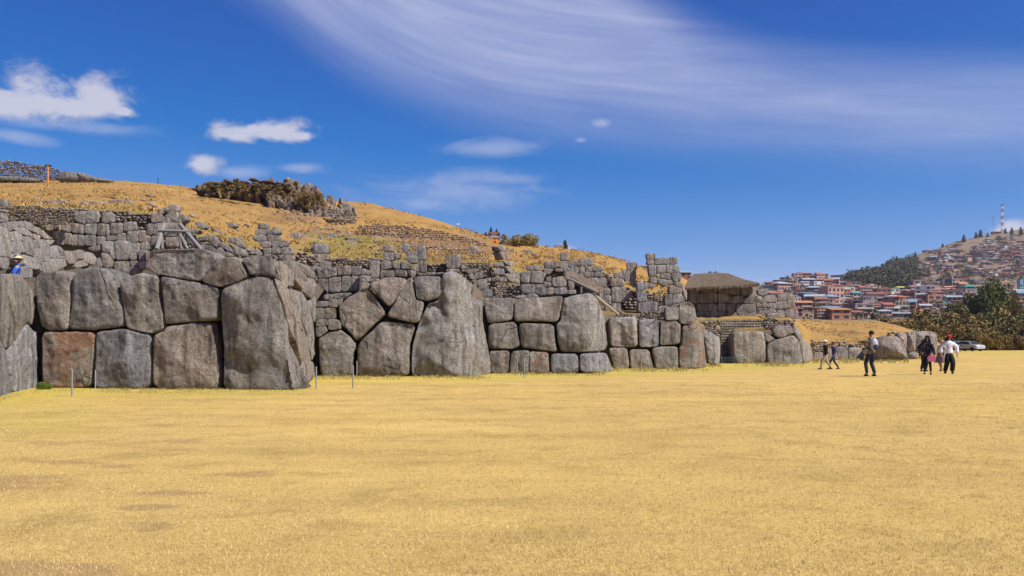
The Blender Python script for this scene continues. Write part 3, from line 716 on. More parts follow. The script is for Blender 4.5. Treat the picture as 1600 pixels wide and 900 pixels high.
# third face
wc = wall('megalithic_wall', 'third bastion of three squared courses with a big domed corner block beneath a thatch shelter', 'stone wall', gpt(850, 39), yC, None, 740, 380, 4.09, [
 ("62,360 80,345 250,350 258,380 250,490 170,505 90,515 70,430", dict(rough=1.4)), "262,365 330,345 450,345 560,335 575,345 550,480 530,505 430,500 265,500 255,470",
 "90,530 130,510 265,500 280,530 298,660 240,680 95,675", "285,508 515,515 520,600 535,695 430,685 300,665",
 ("575,350 620,335 700,320 760,312 800,360 850,460 865,640 850,690 700,698 560,695 540,640 525,520 550,500", dict(bulge=.22)),
 "98,685 235,685 222,834 105,834", ("238,690 340,682 360,690 355,760 352,832 225,832", dict(rust=.3)), ("352,690 480,694 487,832 354,832", dict(rust=1.0, tint=1.1)),
 ("490,705 668,705 675,827 492,828", BLUE), ("672,705 850,697 875,740 897,825 680,827", BLUE)])
# fourth face
wd = wall('megalithic_wall', 'fourth bastion with a pitted orange stained corner block beside the stairway', 'stone wall', gpt(1030, 54), yD, None, 920, 420, 5, [
 ("160,375 380,370 385,500 385,615 170,610 160,500", dict(rough=2.0, rust=.6)), ("388,395 548,388 550,500 548,610 400,618 390,520", BLUE), "560,410 690,405 722,440 718,590 560,600 553,560",
 "600,300 705,300 700,403 600,400", ("710,280 780,255 830,290 850,400 790,425 730,430 705,400", dict(rough=2.2)), ("730,440 850,425 895,480 920,620 940,783 710,783 705,620 725,590", dict(rust=.95, rough=1.3)),
 ("155,620 300,618 318,779 200,782 180,690", dict(rust=.5)), ("315,625 475,628 510,781 325,781", dict(rust=.3)), ("490,620 560,605 698,605 705,781 520,781", dict(rust=.5))])
# doorway jamb, wall right of the stairs
wg = wall('megalithic_jamb', 'smooth upright jamb stone left of the narrow stairway', 'stone wall', gpt(1110, 59), yG, None, 1090, 490, 10, [
 ("55,240 90,235 370,370 368,790 180,790 140,640 100,400", dict(depth=.8, tint=1.1))])
wh = wall('megalithic_wall', 'bastion right of the stairway with a broad squared block and rounded end', 'stone wall', gpt(1205, 65), yH, None, 1060, 400, 5, [
 ("430,610 480,590 610,582 665,590 680,640 688,840 435,842", dict(tint=.95)), "690,690 760,650 900,615 950,650 970,760 982,842 700,842", "670,600 700,610 760,650 700,675 680,650",
 "740,570 780,545 890,550 910,600 800,640 760,625", "890,545 925,545 970,640 975,680 950,650 910,600", ("955,650 1010,660 1040,720 1062,800 1040,820 985,840 972,760", dict(rough=1.8)),], gap=.7)

# the short returns between bastions, running back from each corner
def block(c, size, rz, parent, mat='stone'):
    bm = bmesh.new(); bmesh.ops.create_cube(bm, size=2.0); bmesh.ops.subdivide_edges(bm, edges=bm.edges[:], cuts=4, use_grid_fill=True)
    s_ = Vector((random.random() * 90, 0, 0))
    for v in bm.verts:
        p = v.co.copy(); n = max(abs(p.x), abs(p.y), abs(p.z)); l = (abs(p.x) ** 9 + abs(p.y) ** 9 + abs(p.z) ** 9) ** (1 / 9); q = p / l
        q = Vector((q.x * size[0] / 2, q.y * size[1] / 2, q.z * size[2] / 2)); v.co = q * (1 + .07 * fbm(q * .9 + s_, 4))
    me = bpy.data.meshes.new('stone'); bm.to_mesh(me); bm.free()
    o = link('stone', me, M[mat], parent, None, True); o.location = Vector(c) - parent.location; o.rotation_euler = (random.uniform(-.03, .03), random.uniform(-.03, .03), rz)
    t = random.uniform(.86, 1.12); o.color = (t, t, t * random.uniform(.95, 1.03), 1); o['rust'] = 0.0
def side_wall(a, b, zt0, zt1, parent, rowh=1.05, th=1.2):
    ax, ay = a; bx, by = b; L_ = math.hypot(bx - ax, by - ay); rz = math.atan2(by - ay, bx - ax); z = gz(ay) - .3; row = 0
    while z < max(zt0, zt1) - .25:
        h = rowh * random.uniform(.85, 1.2); u = 0
        while u < L_ - .2:
            w = min(random.uniform(.8, 1.5) * rowh, L_ - u + .15); t = (u + w / 2) / L_; top = lerp(zt0, zt1, t)
            if z < top - .3:
                hh = min(h, top - z); block((lerp(ax, bx, t), lerp(ay, by, t), z + hh / 2), (w * 1.02, th, hh * 1.02), rz, parent)
            u += w
        z += h * .98; row += 1
side_wall((3.8, 42.6), (4.95, 54.0), 3.0, 2.6, wd, 1.05, .7)
side_wall((11.7, 57.0), (13.35, 64.4), 2.0, 2.0, wd, 1.0, .7)
side_wall((14.75, 65.6), (16.0, 70.6), 1.9, 2.75, wh, .7, .8)
side_wall((-1.9, 36.9), (-1.9, 39.8), 3.3, 3.1, wc)
# upper tiers ------------------------------------------------------------
yL = lambda x, y: 27.5 + 0.080 * x + (450 - y) * 0.02
w2 = wall('terrace_wall', 'jumbled worn stones climbing behind the left corner where a straw hat shows', 'stone wall', (-16, 30, 4.0), yL, None, 0, 310, 7.5, [
 "0,320 70,330 125,390 145,550 140,690 60,690 20,520 0,500", "0,510 20,520 40,670 0,690", "45,285 110,290 150,360 125,385 70,330 40,320", "140,270 205,265 215,330 200,380 150,360 120,300",
 "200,270 300,265 380,290 420,340 410,395 340,370 300,345 215,325", "205,335 290,340 370,400 380,440 320,435 200,385", "415,330 480,350 500,400 490,440 415,390", "125,390 220,385 265,430 280,500 150,500",
 "140,510 230,495 285,520 290,600 250,640 150,635", "285,440 370,450 410,500 400,590 410,680 300,640 280,520", "405,590 470,580 490,640 505,770 480,780 410,690", "415,480 470,470 480,575 420,585",
 "470,480 540,480 590,550 605,680 570,740 510,735 480,570", "0,690 60,690 110,700 115,770 90,830 30,820 0,770", "155,645 240,640 270,700 260,780 210,760 150,690", "265,650 400,690 490,780 480,830 400,830 300,780",
 "250,800 330,790 390,840 380,930 245,930", "500,750 570,740 650,770 700,830 600,900 490,850", "585,700 770,710 790,790 700,830 590,750", "600,560 680,545 750,600 760,640 740,705 610,695",
 "750,610 900,620 930,700 900,760 830,770 770,710", "910,600 990,610 1000,690 960,715 900,690", "1000,620 1090,640 1140,700 1110,780 1010,740", "880,760 970,720 1050,780 900,815", "380,410 480,440 470,478 400,470",
 "500,360 570,440 640,470 560,480 490,440", "560,485 650,490 600,540 560,530", "-180,330 -5,320 -5,500 -180,520", "-180,525 -5,515 -5,690 -180,700", "-260,700 -5,695 -5,850 -240,860"], mat='stone_far', tint=1.05, rough=1.2)
yT2 = lambda x, y: 42.0
w3 = wall('terrace_wall', 'second tier wall of squared grey blocks below the golden slope at left', 'stone wall', (-19, 42, 5.0), yT2, None, 0, 310, 7.5, [
 "-60,0 50,10 60,60 55,120 -60,125", "-60,130 70,130 95,270 60,280 -60,285", "400,230 500,210 600,220 630,300 620,370 560,380 500,350 410,290", "640,265 710,270 715,375 640,370", "720,275 830,275 830,400 720,380",
 "835,285 985,310 975,415 835,400", "875,165 960,145 1000,150 1000,290 975,300 865,265", "1005,150 1130,145 1150,170 1150,285 1005,285", "985,300 1130,295 1135,320 1120,430 985,410",
 "620,380 840,410 850,540 770,540 740,490 650,470 610,420", ("845,425 905,425 900,555 835,550", dict(tint=1.3)), "905,425 985,430 980,560 900,550", "990,430 1125,435 1120,560 990,550",
 "1030,580 1170,540 1160,600 1120,625 1040,600", "660,485 740,480 760,510 740,545 670,530"], mat='stone_far')
wall('', '', '', w3, yT2, None, 120, 310, 7.5, [
 "240,295 375,300 380,440 235,435", "290,165 400,165 430,190 430,285 290,285", "385,290 540,290 545,400 480,420 390,425", "545,285 680,280 695,370 550,390", "235,445 340,450 330,545 225,540",
 "345,440 460,435 460,490 345,495", "465,425 570,400 580,505 470,500", "585,385 720,380 720,510 590,515", ("725,380 800,375 810,435 860,435 860,510 725,515", dict(hue=(1.15, .95, .9))), "820,300 900,295 890,425 815,420",
 "905,295 990,290 985,425 900,425", "870,165 1000,180 990,275 870,285", "940,125 1010,120 1020,175 940,175", "1010,105 1070,100 1070,150 1020,150", ("1070,75 1175,75 1170,150 1070,145", dict(tint=1.3)),
 "1060,155 1170,150 1190,275 1040,275", "590,525 735,520 735,635 600,635", "740,520 855,515 850,600 745,605", "870,440 945,435 950,480 900,540 865,550"], mat='stone_far')
wall('', '', '', w3, lambda x, y: 37.0, None, 120, 310, 7.5, [
 ("290,510 400,500 430,570 445,710 420,720 380,640 290,620", dict(tint=1.2)), "420,510 500,490 585,500 605,600 605,720 450,720", "430,740 610,735 610,870 500,870 440,830", ("610,640 690,640 695,720 620,720", dict(tint=1.2)),
 "620,730 725,735 720,790 625,790", "710,610 800,600 800,720 730,730", "605,800 720,800 710,860 640,895 590,895", "215,720 270,690 300,800 240,800", "280,640 350,640 420,700 420,800 360,820 300,790",
 "370,820 440,830 455,895 390,895", "725,740 800,735 800,800 730,830"], mat='stone_far')
w4 = wall('terrace_wall', 'narrow stack of blocks behind the leaning timber frame', 'stone wall', (-14, 36, 4.5), lambda x, y: 36.0, None, 240, 310, 7.5, [
 "130,285 310,285 325,372 115,372", ("135,450 300,450 305,565 140,565", dict(tint=1.3)), "90,220 145,215 145,310 90,310", "285,210 320,210 325,310 290,300", "290,170 370,210 380,250 320,290 300,230", "120,380 300,378 300,446 120,446",
 "480,280 540,275 600,310 590,355 520,345", "630,430 700,425 760,500 760,560 700,550 640,490", "530,455 630,440 640,490 540,490", "530,540 680,550 720,600 740,680 640,610 540,580", "720,600 790,580 830,620 835,680 740,680",
 "760,510 860,530 910,580 950,650 870,610 770,560", "880,450 960,450 1050,540 1050,580 950,540 870,510", "910,550 1020,570 1060,630 1050,680 960,655", "840,620 930,650 960,680 840,680", "380,410 450,440 470,520 450,560 400,480",
 "330,330 400,350 420,400 350,380", "430,350 520,370 500,410 440,400", "640,330 720,360 760,400 680,370", "860,290 920,285 960,320 900,345"], mat='stone_far')
w5 = wall('terrace_wall', 'stepped tower of squared blocks rising behind the near bastion', 'stone wall', (-12, 44, 5.0), lambda x, y: 44.0, None, 380, 340, 7.5, [
 "175,60 265,70 270,130 170,130", "140,140 270,135 270,200 200,205 140,200", "275,135 420,135 425,190 330,200 275,195", "110,205 260,205 275,270 180,275 110,260", "275,200 400,200 430,265 330,275 285,265",
 "185,280 300,275 325,290 320,350 230,350 190,320", "330,275 520,270 500,340 340,350", "235,355 325,355 325,420 240,415", "335,350 440,350 435,425 330,420", "445,350 570,350 575,430 440,430",
 "415,435 575,435 590,500 415,495", "20,365 150,360 230,420 200,450 25,445", "230,420 330,425 400,450 400,500 300,500"], mat='stone_far')
w6 = wall('terrace_wall', 'terrace wall of blocks holding the green strip above the second bastion', 'stone wall', (-8, 46, 5.0), lambda x, y: 46.0, None, 380, 340, 7.5, [
 ("815,310 980,310 990,420 860,425 815,400", dict(hue=(.98, .96, 1.05))), "690,435 840,430 840,515 690,515", "845,430 990,425 995,490 930,520 850,520", "890,515 1010,510 1015,585 890,585", "750,530 880,530 880,565 755,560", "685,525 745,525 745,560 690,550"], mat='stone_far')
wall('', '', '', w6, lambda x, y: 46.0, None, 500, 360, 7.5, [
 "585,360 700,355 690,555 585,555", "705,370 780,355 830,365 840,440 720,460", "705,470 860,465 880,545 800,540 710,575", "590,565 695,565 690,590 595,605", "840,360 920,370 940,450 850,440", "940,350 1020,370 1050,450 960,450",
 "1055,400 1150,400 1160,485 1060,460", "880,460 1010,470 1020,540 890,530", "1025,460 1130,480 1100,550 1040,520", "1020,300 1130,295 1135,380 1050,385 1000,330", "1150,360 1240,355 1240,490 1165,490"], mat='stone_far')
wall('', '', '', w6, lambda x, y: 47.6, None, 500, 360, 7.5, [
 "740,260 860,260 870,350 800,355 750,340", "735,180 850,180 850,250 750,250", "1020,245 1130,245 1132,295 1010,300", "965,160 1040,160 1040,220 1000,270 960,230", "1115,185 1230,185 1240,350 1135,350",
 "870,260 930,270 930,330 875,330", "560,330 640,320 720,335 720,352 590,352"], mat='stone_far')
w7 = wall('terrace_wall', 'blocks and a lone cube behind the huge pale corner block', 'stone wall', (-3, 48, 5.0), lambda x, y: 48.0, None, 640, 370, 7.5, [
 "425,220 575,205 600,240 580,370 430,370", "430,378 580,378 570,415 430,412", "665,385 770,375 775,425 680,430", "700,440 740,430 765,510 700,480", "755,435 850,425 855,480 770,490",
 "975,310 1090,290 1110,350 980,350", ("985,380 1100,375 1115,440 990,440", BLUE), "965,480 1050,475 1050,520 960,515", "1055,475 1130,475 1140,530 1055,525", "600,330 660,340 660,380 600,375", "860,500 950,480 950,515 890,520",
 "100,430 200,420 200,448 100,450", "210,415 300,410 310,445 215,448", "320,420 400,415 390,445 320,445"], mat='stone_far')
wall('', '', '', w7, lambda x, y: 43.5, None, 640, 370, 7.5, ["780,520 830,500 890,500 915,560 890,610 830,625 800,570", "850,625 960,615 970,700 860,705"], mat='stone_far')
wall('', '', '', w7, lambda x, y: 50 + (x - 780) * .06, None, 740, 370, 7.5, [
 "375,340 450,380 540,440 545,490 500,480 430,420", "370,440 430,430 540,500 540,540 450,530", "310,170 400,190 420,260 350,270", "350,280 470,290 490,340 420,340", "300,110 380,120 390,170 310,165", "440,390 500,400 540,440 450,400"], mat='stone_far', rough=1.8)
w8 = wall('terrace_wall', 'blocks stacked on top of the third bastion left of the thatch shelter', 'stone wall', (1, 43, 4.0), lambda x, y: 43.0, None, 740, 370, 7.5, [
 "555,405 670,400 655,540 555,530", "680,415 780,400 850,440 820,480 815,545 665,540", "815,530 905,530 910,585 820,585", "850,475 910,465 910,520 855,520", "920,480 1060,465 1090,530 1080,585 920,585",
 "555,560 725,555 720,655 590,665 550,610", "735,560 810,560 855,600 850,680 770,685 730,650", "860,600 945,595 945,670 860,675", "955,600 1090,590 1100,670 955,670", "1110,510 1170,530 1180,610 1120,620",
 "475,700 620,680 620,715 480,725", "630,670 720,660 770,710 630,715", "1095,625 1200,620 1200,680 1100,680", "1080,400 1110,450 1110,520 1070,470"], mat='stone_far')
w9 = wall('terrace_wall', 'upper run of small squared blocks below the ridge houses', 'stone wall', (5, 60, 7.0), lambda x, y: 59.2, None, 860, 370, 7.5, [
 "-280,340 -190,340 -200,400 -280,380", "-188,345 -90,345 -100,400 -190,395", "-70,285 85,285 85,365 -70,365", "120,190 160,175 200,195 205,275 120,275", "105,285 210,285 205,370 105,365", "-70,370 40,375 -10,440 -80,430", "60,372 145,372 145,410 60,400",
 "215,280 315,275 315,350 215,355", "320,275 390,260 385,345 320,345", "390,250 490,245 495,340 395,345", "150,365 235,360 235,435 150,400", "240,355 330,355 325,430 245,430", "335,355 405,350 400,420 335,425",
 "410,350 490,350 490,405 410,405", "500,350 600,345 620,380 605,400 500,400", "395,410 510,410 505,470 395,475", "335,430 390,430 390,480 335,475", "265,435 330,435 325,460 280,450", "445,480 560,480 570,560 500,560 450,520",
 "565,480 655,480 660,600 570,600", "520,410 610,410 610,470 515,470"], mat='stone_far')
w10 = wall('terrace_wall', 'broken blocks framing the small dark doorway in the middle', 'stone wall', (8, 58, 4.5), lambda x, y: 58.0, None, 860, 370, 7.5, [
 "705,490 840,490 880,540 860,580 710,580", "715,590 880,580 885,770 715,770", "885,620 960,640 960,700 890,740", "710,780 835,780 830,890 715,880", "620,610 700,605 700,680 620,680", "620,690 710,685 710,800 620,760",
 "750,425 840,410 870,490 750,480", "845,390 930,385 930,480 880,540", "930,300 1015,300 1015,390 930,390", "905,300 925,310 930,385 905,380", "935,395 1005,395 1005,500 940,500", "945,505 1005,505 1000,600 950,560",
 "560,610 615,600 615,760 570,700", "640,800 710,805 710,900 650,900"], mat='stone_far')
w11 = wall('terrace_wall', 'tall ruined tower of blocks standing against the sky', 'stone wall', (13, 58, 4.5), lambda x, y: 57.5, None, 960, 380, 7.5, [
 "375,120 480,120 485,170 455,195 385,195", "385,205 465,200 465,250 385,250", "475,175 640,170 650,245 475,250", "655,165 735,160 740,240 655,245", "395,260 490,255 485,390 410,390", ("495,260 600,255 600,345 495,350", dict(tint=1.15)),
 "605,255 750,250 775,335 680,350 610,345", "495,360 535,360 535,405 495,405", "545,355 660,355 665,430 545,410", "665,350 780,350 780,445 690,445", "415,395 490,400 500,470 420,465", "505,415 690,440 690,480 620,490 600,510 510,470",
 ("265,460 345,455 350,555 265,560", BLUE), "350,460 400,465 480,490 480,520 400,520 355,550", ("270,565 375,565 380,680 270,685", BLUE), ("275,695 500,680 505,810 275,815", dict(hue=(.97, .95, 1.04))),
 "640,500 740,485 800,540 790,590 640,600", "590,640 620,600 770,590 830,650 820,700 640,725 590,725", "790,510 850,560 850,680 825,640", "690,455 790,450 810,500 790,520 700,490", "510,740 640,735 600,815 515,815", "660,730 760,710 740,745 670,745"], mat='stone_far')

# rubble masonry: small stones, joined per stretch ------------------------------------------------------
ico = bmesh.new(); bmesh.ops.create_icosphere(ico, subdivisions=1, radius=1.0)
IV = np.array([v.co[:] for v in ico.verts]); IF = np.array([[v.index for v in f.verts] for f in ico.faces]); ico.free()
IVs = [np.sign(IV) * np.abs(IV) ** 0.6 * (1 + rng.normal(0, .13, (len(IV), 1))) for _ in range(10)]
def rubble(poly, Yf, sx, sy, parent, mat='rubble', name='fieldstone', slope=False, fill=0.93, relief=.5, label=None):
    xs = [p[0] for p in poly]; ys = [p[1] for p in poly]; V = []; Fl = []; k = 0; row = 0
    y = min(ys)
    while y < max(ys) + sy * .5:
        x = min(xs) + (row % 2) * sx * .5
        while x < max(xs):
            w = sx * random.choice([.7, .9, 1.0, 1.25, 1.5])
            cx, cy = x + w * .5 + random.uniform(-.12, .12) * sx, y + random.uniform(-.2, .2) * sy
            if in_poly(cx, cy, poly) and random.random() < fill:
                if slope: b = hill_py_to_pt(cx, cy); Yc = b.y
                else: Yc = Yf(cx, cy); b = P(cx, cy, Yc)
                m = Yc / F; s = np.array([w * .56 * m, (.7 * sx * m), sy * random.uniform(.42, .62) * m])
                v = random.choice(IVs) * s; a = random.uniform(-.18, .18); ca, sa = math.cos(a), math.sin(a)
                v = np.stack([v[:, 0] * ca - v[:, 2] * sa, v[:, 1], v[:, 0] * sa + v[:, 2] * ca], 1)
                V.append(v + np.array([b.x, b.y + random.uniform(-relief, relief) * .5 * sx * m, b.z])); Fl.append(IF + k); k += len(IV)
            x += w
        y += sy; row += 1
    if not V: return None
    me = fast_mesh(name, np.concatenate(V), np.concatenate(Fl))
    o = link(name, me, M[mat]); o['kind'] = 'stuff'
    if parent: o.parent = parent; o.matrix_parent_inverse.identity(); me.transform(__import__('mathutils').Matrix.Translation(-parent.location))
    if label: o['label'] = label
    return o
K = lambda v: (lambda x, y: v)
def tier_fill(x0, x1, par, hgt=34, s=6.5):
    def tq(px):
        p = hill_profile(px); Y, z = p[3]; return Y, HY - (z - CH) / Y * F
    xs_ = list(range(x0, x1 + 1, 6)); top = [(x, tq(x)[1] + 1.5) for x in xs_]
    rubble(top + [(x, y + hgt) for x, y in top[::-1]], lambda x, y: tq(x)[0] - .12, s, s * .66, par, 'rubble_grey', relief=.3)

rubble([(8,320),(60,322),(117,329),(117,346),(100,352),(80,350),(50,352),(15,348)], K(41.6), 3.6, 2.7, w3, 'rubble')
rubble([(177,334),(236,334),(236,350),(228,358),(212,357),(178,349)], K(42.4), 4.2, 2.6, w3)
rubble([(456,387),(492,387),(492,412),(456,410)], K(46.3), 4.5, 3, w6)
rubble([(512,404),(579,404),(579,428),(565,430),(512,418)], K(46.5), 4.5, 3.3, w6)
rubble([(716,408),(772,412),(772,436),(755,436),(720,420)], K(48.4), 4.4, 3.2, w7)
rubble([(764,448),(816,448),(816,467),(768,467)], K(43.8), 4.4, 3.2, w8)
rubble([(1008,455),(1044,455),(1038,480),(1012,478)], K(57.7), 4, 3, w11)
rubble([(964,488),(1040,488),(1040,502),(960,500)], K(54.6), 5, 3.6, wd)
rubble([(948,430),(955,430),(955,455),(948,455)], K(58.4), 4, 3, w10)
rubble([(995,440),(1018,440),(1014,452),(996,452)], K(60.6), 4, 3, w10)
wr = empty('retaining_wall', (-6, 82, 9), 'long dry stone retaining wall running down the golden slope', 'stone wall')
rubble([(558,352),(590,350),(640,353),(690,361),(730,370),(760,380),(775,393),(745,392),(700,384),(640,376),(600,368),(560,362)], lambda x, y: 84 + (370 - y) * .15, 4.2, 3.0, wr, 'rubble_pink')
wo_ = empty('retaining_wall', (-20, 95, 15), 'short pale dry stone wall beside the brown rock outcrop', 'stone wall')
rubble([(512,326),(545,328),(557,334),(556,349),(520,350)], lambda x, y: 97 - (y - 330) * .1, 3.6, 2.6, wo_)
sc1 = rubble([(585,362),(640,376),(700,384),(760,393),(800,398),(800,408),(725,408),(690,408),(640,410),(600,404),(575,392)], None, 5.2, 3.6, None, 'rubble_pink', 'scree', True, .9)
setp(sc1, 'reddish loose rubble spread over the slope below the long retaining wall', 'rubble')
sc2 = rubble([(428,318),(470,330),(520,345),(540,352),(470,352),(440,340)], None, 5, 3.6, None, 'rubble_pink', 'scree', True, .6); setp(sc2, 'pinkish scree spilling below the brown rock outcrop', 'rubble')
sc3 = rubble([(480,352),(560,358),(590,372),(560,390),(520,384),(500,372)], None, 6, 4, None, 'rubble_grey', 'scree', True, .6); setp(sc3, 'scattered grey rubble on the slope above the green strip', 'rubble')
sc4 = rubble([(800,395),(870,398),(930,400),(960,408),(960,430),(880,420),(800,412)], None, 7, 4, None, 'rubble_pink', 'scree', True, .16); setp(sc4, 'few loose stones on the golden slope behind the upper block wall', 'rubble')
sc5 = rubble([(0,316),(60,320),(240,326),(260,318),(255,308),(60,310),(0,312)], None, 9, 4, None, 'rubble', 'scree', True, .10); setp(sc5, 'few grey stones lying on the grass above the left terrace wall', 'rubble')
sc6 = rubble([(255,335),(420,350),(565,372),(545,396),(470,388),(400,385),(300,362)], None, 8, 5, None, 'rubble_grey', 'scree', True, .13); setp(sc6, 'scattered grey stones on the slope between the trestle and the stepped tower', 'rubble')
cw = empty('fieldstone_wall', (-64, 116, 22), 'dry stone wall on the skyline at the top left', 'stone wall')
cf = lambda x, y: 113.0
rubble([(-160,236),(-40,243),(0,249),(50,256),(96,265),(92,283),(45,281),(20,276),(-40,275),(-160,275)], cf, 3.2, 2.5, cw)
for s in ["-160,272 -60,272 0,273 58,279 66,284 0,283 -160,285", "92,272 100,267 118,270 128,278 120,284 90,284", "118,269 132,271 146,277 140,284 124,284", "138,276 160,278 176,282 170,285 140,285"]:
    stone(parse(s), K(112.5), cw, 'limestone_pale', 'bedrock', bulge=.3, rough=1.5, depth=2.5)
fr = empty('low_rubble_wall', gpt(1310, 76), 'low dark rubble wall at the foot of the grassy mound behind the walking couple', 'stone wall')
rubble([(1266,532),(1300,534),(1352,537),(1356,556),(1330,560),(1268,562)], K(76), 4.2, 3.2, fr)
for s in ["1273,552 1285,550 1287,561 1272,562", "1288,550 1300,545 1308,552 1312,562 1290,562", "1306,544 1318,541 1326,549 1325,562 1312,562", "1326,548 1332,543 1346,544 1350,552 1350,564 1327,564"]:
    stone(parse(s), K(75.3), fr, 'stone_far')
fb = empty('low_rubble_wall', gpt(1400, 80), 'low stone wall behind the big rounded boulder', 'stone wall')
rubble([(1385,517),(1418,519),(1420,550),(1400,550)], K(80), 5, 3.6, fb)
for s in ["1418.5,521 1425,519 1432,520 1431,549 1418,548", "1431,519 1440,517 1456,517 1465,521 1467,535 1462,551 1445,553 1432,548", "1420,551 1433,549 1434,562 1420,563", "1403,522 1417,520 1418,548 1405,545"]:
    stone(parse(s), K(79), fb, 'stone', bulge=.25)
b1 = stone(parse("1371,562 1371,538 1376,533 1387,526 1400,524 1408,528 1415,540 1420,556 1421,563"), K(73), None, 'stone', 'boulder', bulge=.6, depth=2.0)
setp(b1, 'big rounded grey boulder between the backpacked man and the woman in black', 'boulder')

for a_ in ((-78, 262, w3), (262, 380, w4), (380, 462, w5), (462, 640, w6), (640, 770, w7), (770, 944, w9), (944, 1008, w10), (1008, 1064, w11)): tier_fill(*a_)
# loose boulders on the slopes
loose = [("555,180 630,170 665,200 650,250 555,235", 380, 340, 7.5), ("690,220 745,215 760,245 670,250", 380, 340, 7.5), ("865,225 920,215 930,280 865,280", 380, 340, 7.5), ("990,190 1070,190 1090,230 1040,260 990,240", 380, 340, 7.5),
 ("1120,190 1240,170 1260,205 1130,215", 380, 340, 7.5), ("350,90 430,95 440,130 370,120", 500, 360, 7.5), ("300,140 370,130 390,175 330,165", 500, 360, 7.5), ("600,70 700,70 750,120 620,110", 500, 360, 7.5), ("740,60 820,60 820,100 760,90", 500, 360, 7.5),
 ("545,165 600,150 690,155 700,190 600,190", 740, 370, 7.5), ("390,150 450,150 470,190 400,185", 740, 370, 7.5), ("530,190 590,180 640,200 560,215", 640, 370, 7.5), ("700,110 760,105 850,180 720,215", 640, 370, 7.5),
 ("420,35 500,30 560,60 440,70", 0, 310, 7.5), ("510,30 620,30 650,75 530,75", 0, 310, 7.5), ("660,20 750,22 790,60 670,70", 0, 310, 7.5), ("910,70 960,40 1020,70 1000,95 920,95", 0, 310, 7.5), ("1030,35 1170,30 1190,70 1060,70", 0, 310, 7.5),
 ("350,20 440,15 620,30 610,75 400,70", 120, 310, 7.5), ("480,25 600,10 640,50 600,80 500,70", 120, 310, 7.5), ("790,55 880,50 900,90 830,95", 120, 310, 7.5), ("410,105 500,105 510,130 420,130", 120, 310, 7.5), ("720,105 800,105 820,130 730,132", 120, 310, 7.5)]
LB = ['larger of two boulders left of the green strip, right of the stepped tower', 'low boulder just right of the larger one near the stepped tower', 'small upright rock above the dark cube block', 'bluish boulder at the left end of the rock scatter', 'flat boulder beside the bluish one', 'middle flat boulder in the rock scatter', 'lower boulder in the rock scatter', 'long flat boulder at the foot of the long retaining wall', 'boulder right of the long flat one below the retaining wall', 'long flat slab below the ridge outcrop', 'dark slab left of the long flat one below the ridge outcrop', 'flat rock in the reddish rubble below the ridge brick house', 'pointed pinkish rock below the ridge brick house',
 'leftmost flat rock in the grass above the left terrace wall', 'second flat rock in the grass above the left terrace wall', 'third flat rock above the left terrace wall', 'tilted rock in the middle above the left terrace wall', 'wide slab in the middle above the left terrace wall', 'long slab above the left terrace wall', 'tall lump of rock above the squared blocks', 'pale rock left of the timber trestle on the grass', 'thin slab right above the squared blocks', 'thin slab left of the timber trestle']
for (s, ox, oy, k), lb in zip(loose, LB):
    pl = parse(s, ox, oy, k); cx = sum(p[0] for p in pl) / len(pl); cy = max(p[1] for p in pl)
    Yb = hill_py_to_pt(cx, cy).y
    o = stone(pl, K(Yb), None, 'stone_far', 'boulder', depth=.8, tint=1.1, rough=1.8)
    setp(o, lb, 'boulder', 'loose boulders on the grassy slope')
# ------------------------------------------------------------------ stairway and terrace bank beside it
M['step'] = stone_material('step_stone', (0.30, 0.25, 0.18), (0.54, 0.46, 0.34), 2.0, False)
M['step_dark'] = plain('step_riser_earth', (0.05, 0.04, 0.03), 0.95)
def step_row(px0, px1, Y, z, h, parent):
    """one step: a row of small slabs with open joints under their nosing, joined because each slab is tiny"""
    mb = MB(); X0, X1 = (px0 - CX) / F * Y, (px1 - CX) / F * Y; x = X0
    while x < X1 - .05:
        w = random.uniform(.22, .5); x1 = min(x + w, X1)
        mb.box(x + .012, x1 - .012, Y + random.uniform(-.03, .02), Y + .40, z - h * .62 + random.uniform(-.01, .01), z + random.uniform(-.015, .02))
        x = x1
    v0 = len(mb.v); mb.box(X0, X1, Y + .06, Y + .42, z - h * 1.05, z - h * .5)
    o = mb.build('step', M['step'], parent, tuple(-parent.location)); o.color = (random.uniform(.85, 1.15),) * 3 + (1,)
    return o
st = empty('stone_staircase', gpt(1136, 65.8), 'narrow stone staircase climbing between the jamb stone and the broad block', 'stairs')
ztop = CH + (HY - 499) / F * 71
nst = 16
for i in range(nst):
    Y = 66.2 + i * .31; z = gz(65) + .22 + (ztop - gz(65) - .22) * i / (nst - 1)
    wide = i >= nst - 5
    step_row(1122 if wide else 1126, 1192 if wide else 1147.5, Y, z, .20, st)
rubble([(1090,500),(1124,502),(1128,526),(1112,520),(1092,514)], K(64.6), 5.5, 3.4, st, 'rubble', 'side_rubble')
rubble([(1190,503),(1212,501),(1214,512),(1204,520),(1196,519),(1192,512)], K(67.0), 5, 3.4, st, 'rubble', 'side_rubble')
rubble([(1192,498),(1245,498),(1245,508),(1215,510)], K(68.0), 6, 3.4, st, 'rubble', 'side_rubble')
br = empty('stair_barrier', gpt(1137, 65), 'low barrier with two blue posts closing the foot of the narrow staircase', 'barrier')
M['blue'] = plain('blue_paint', (0.05, 0.14, 0.22), 0.5); M['dark'] = plain('dark_parts_and_shade', (0.02, 0.022, 0.025), 0.8)
for px in (1127.5, 1146.5):
    x = (px - CX) / F * 64.8 - br.location.x; mb = MB(); mb.box(x - .025, x + .025, -.23, -.18, -.3, .55); mb.box(x - .035, x + .035, -.24, -.17, .54, .57); mb.build('post', M['blue'], br)
x0, x1 = [(p - CX) / F * 64.8 - br.location.x for p in (1128.5, 1145.5)]
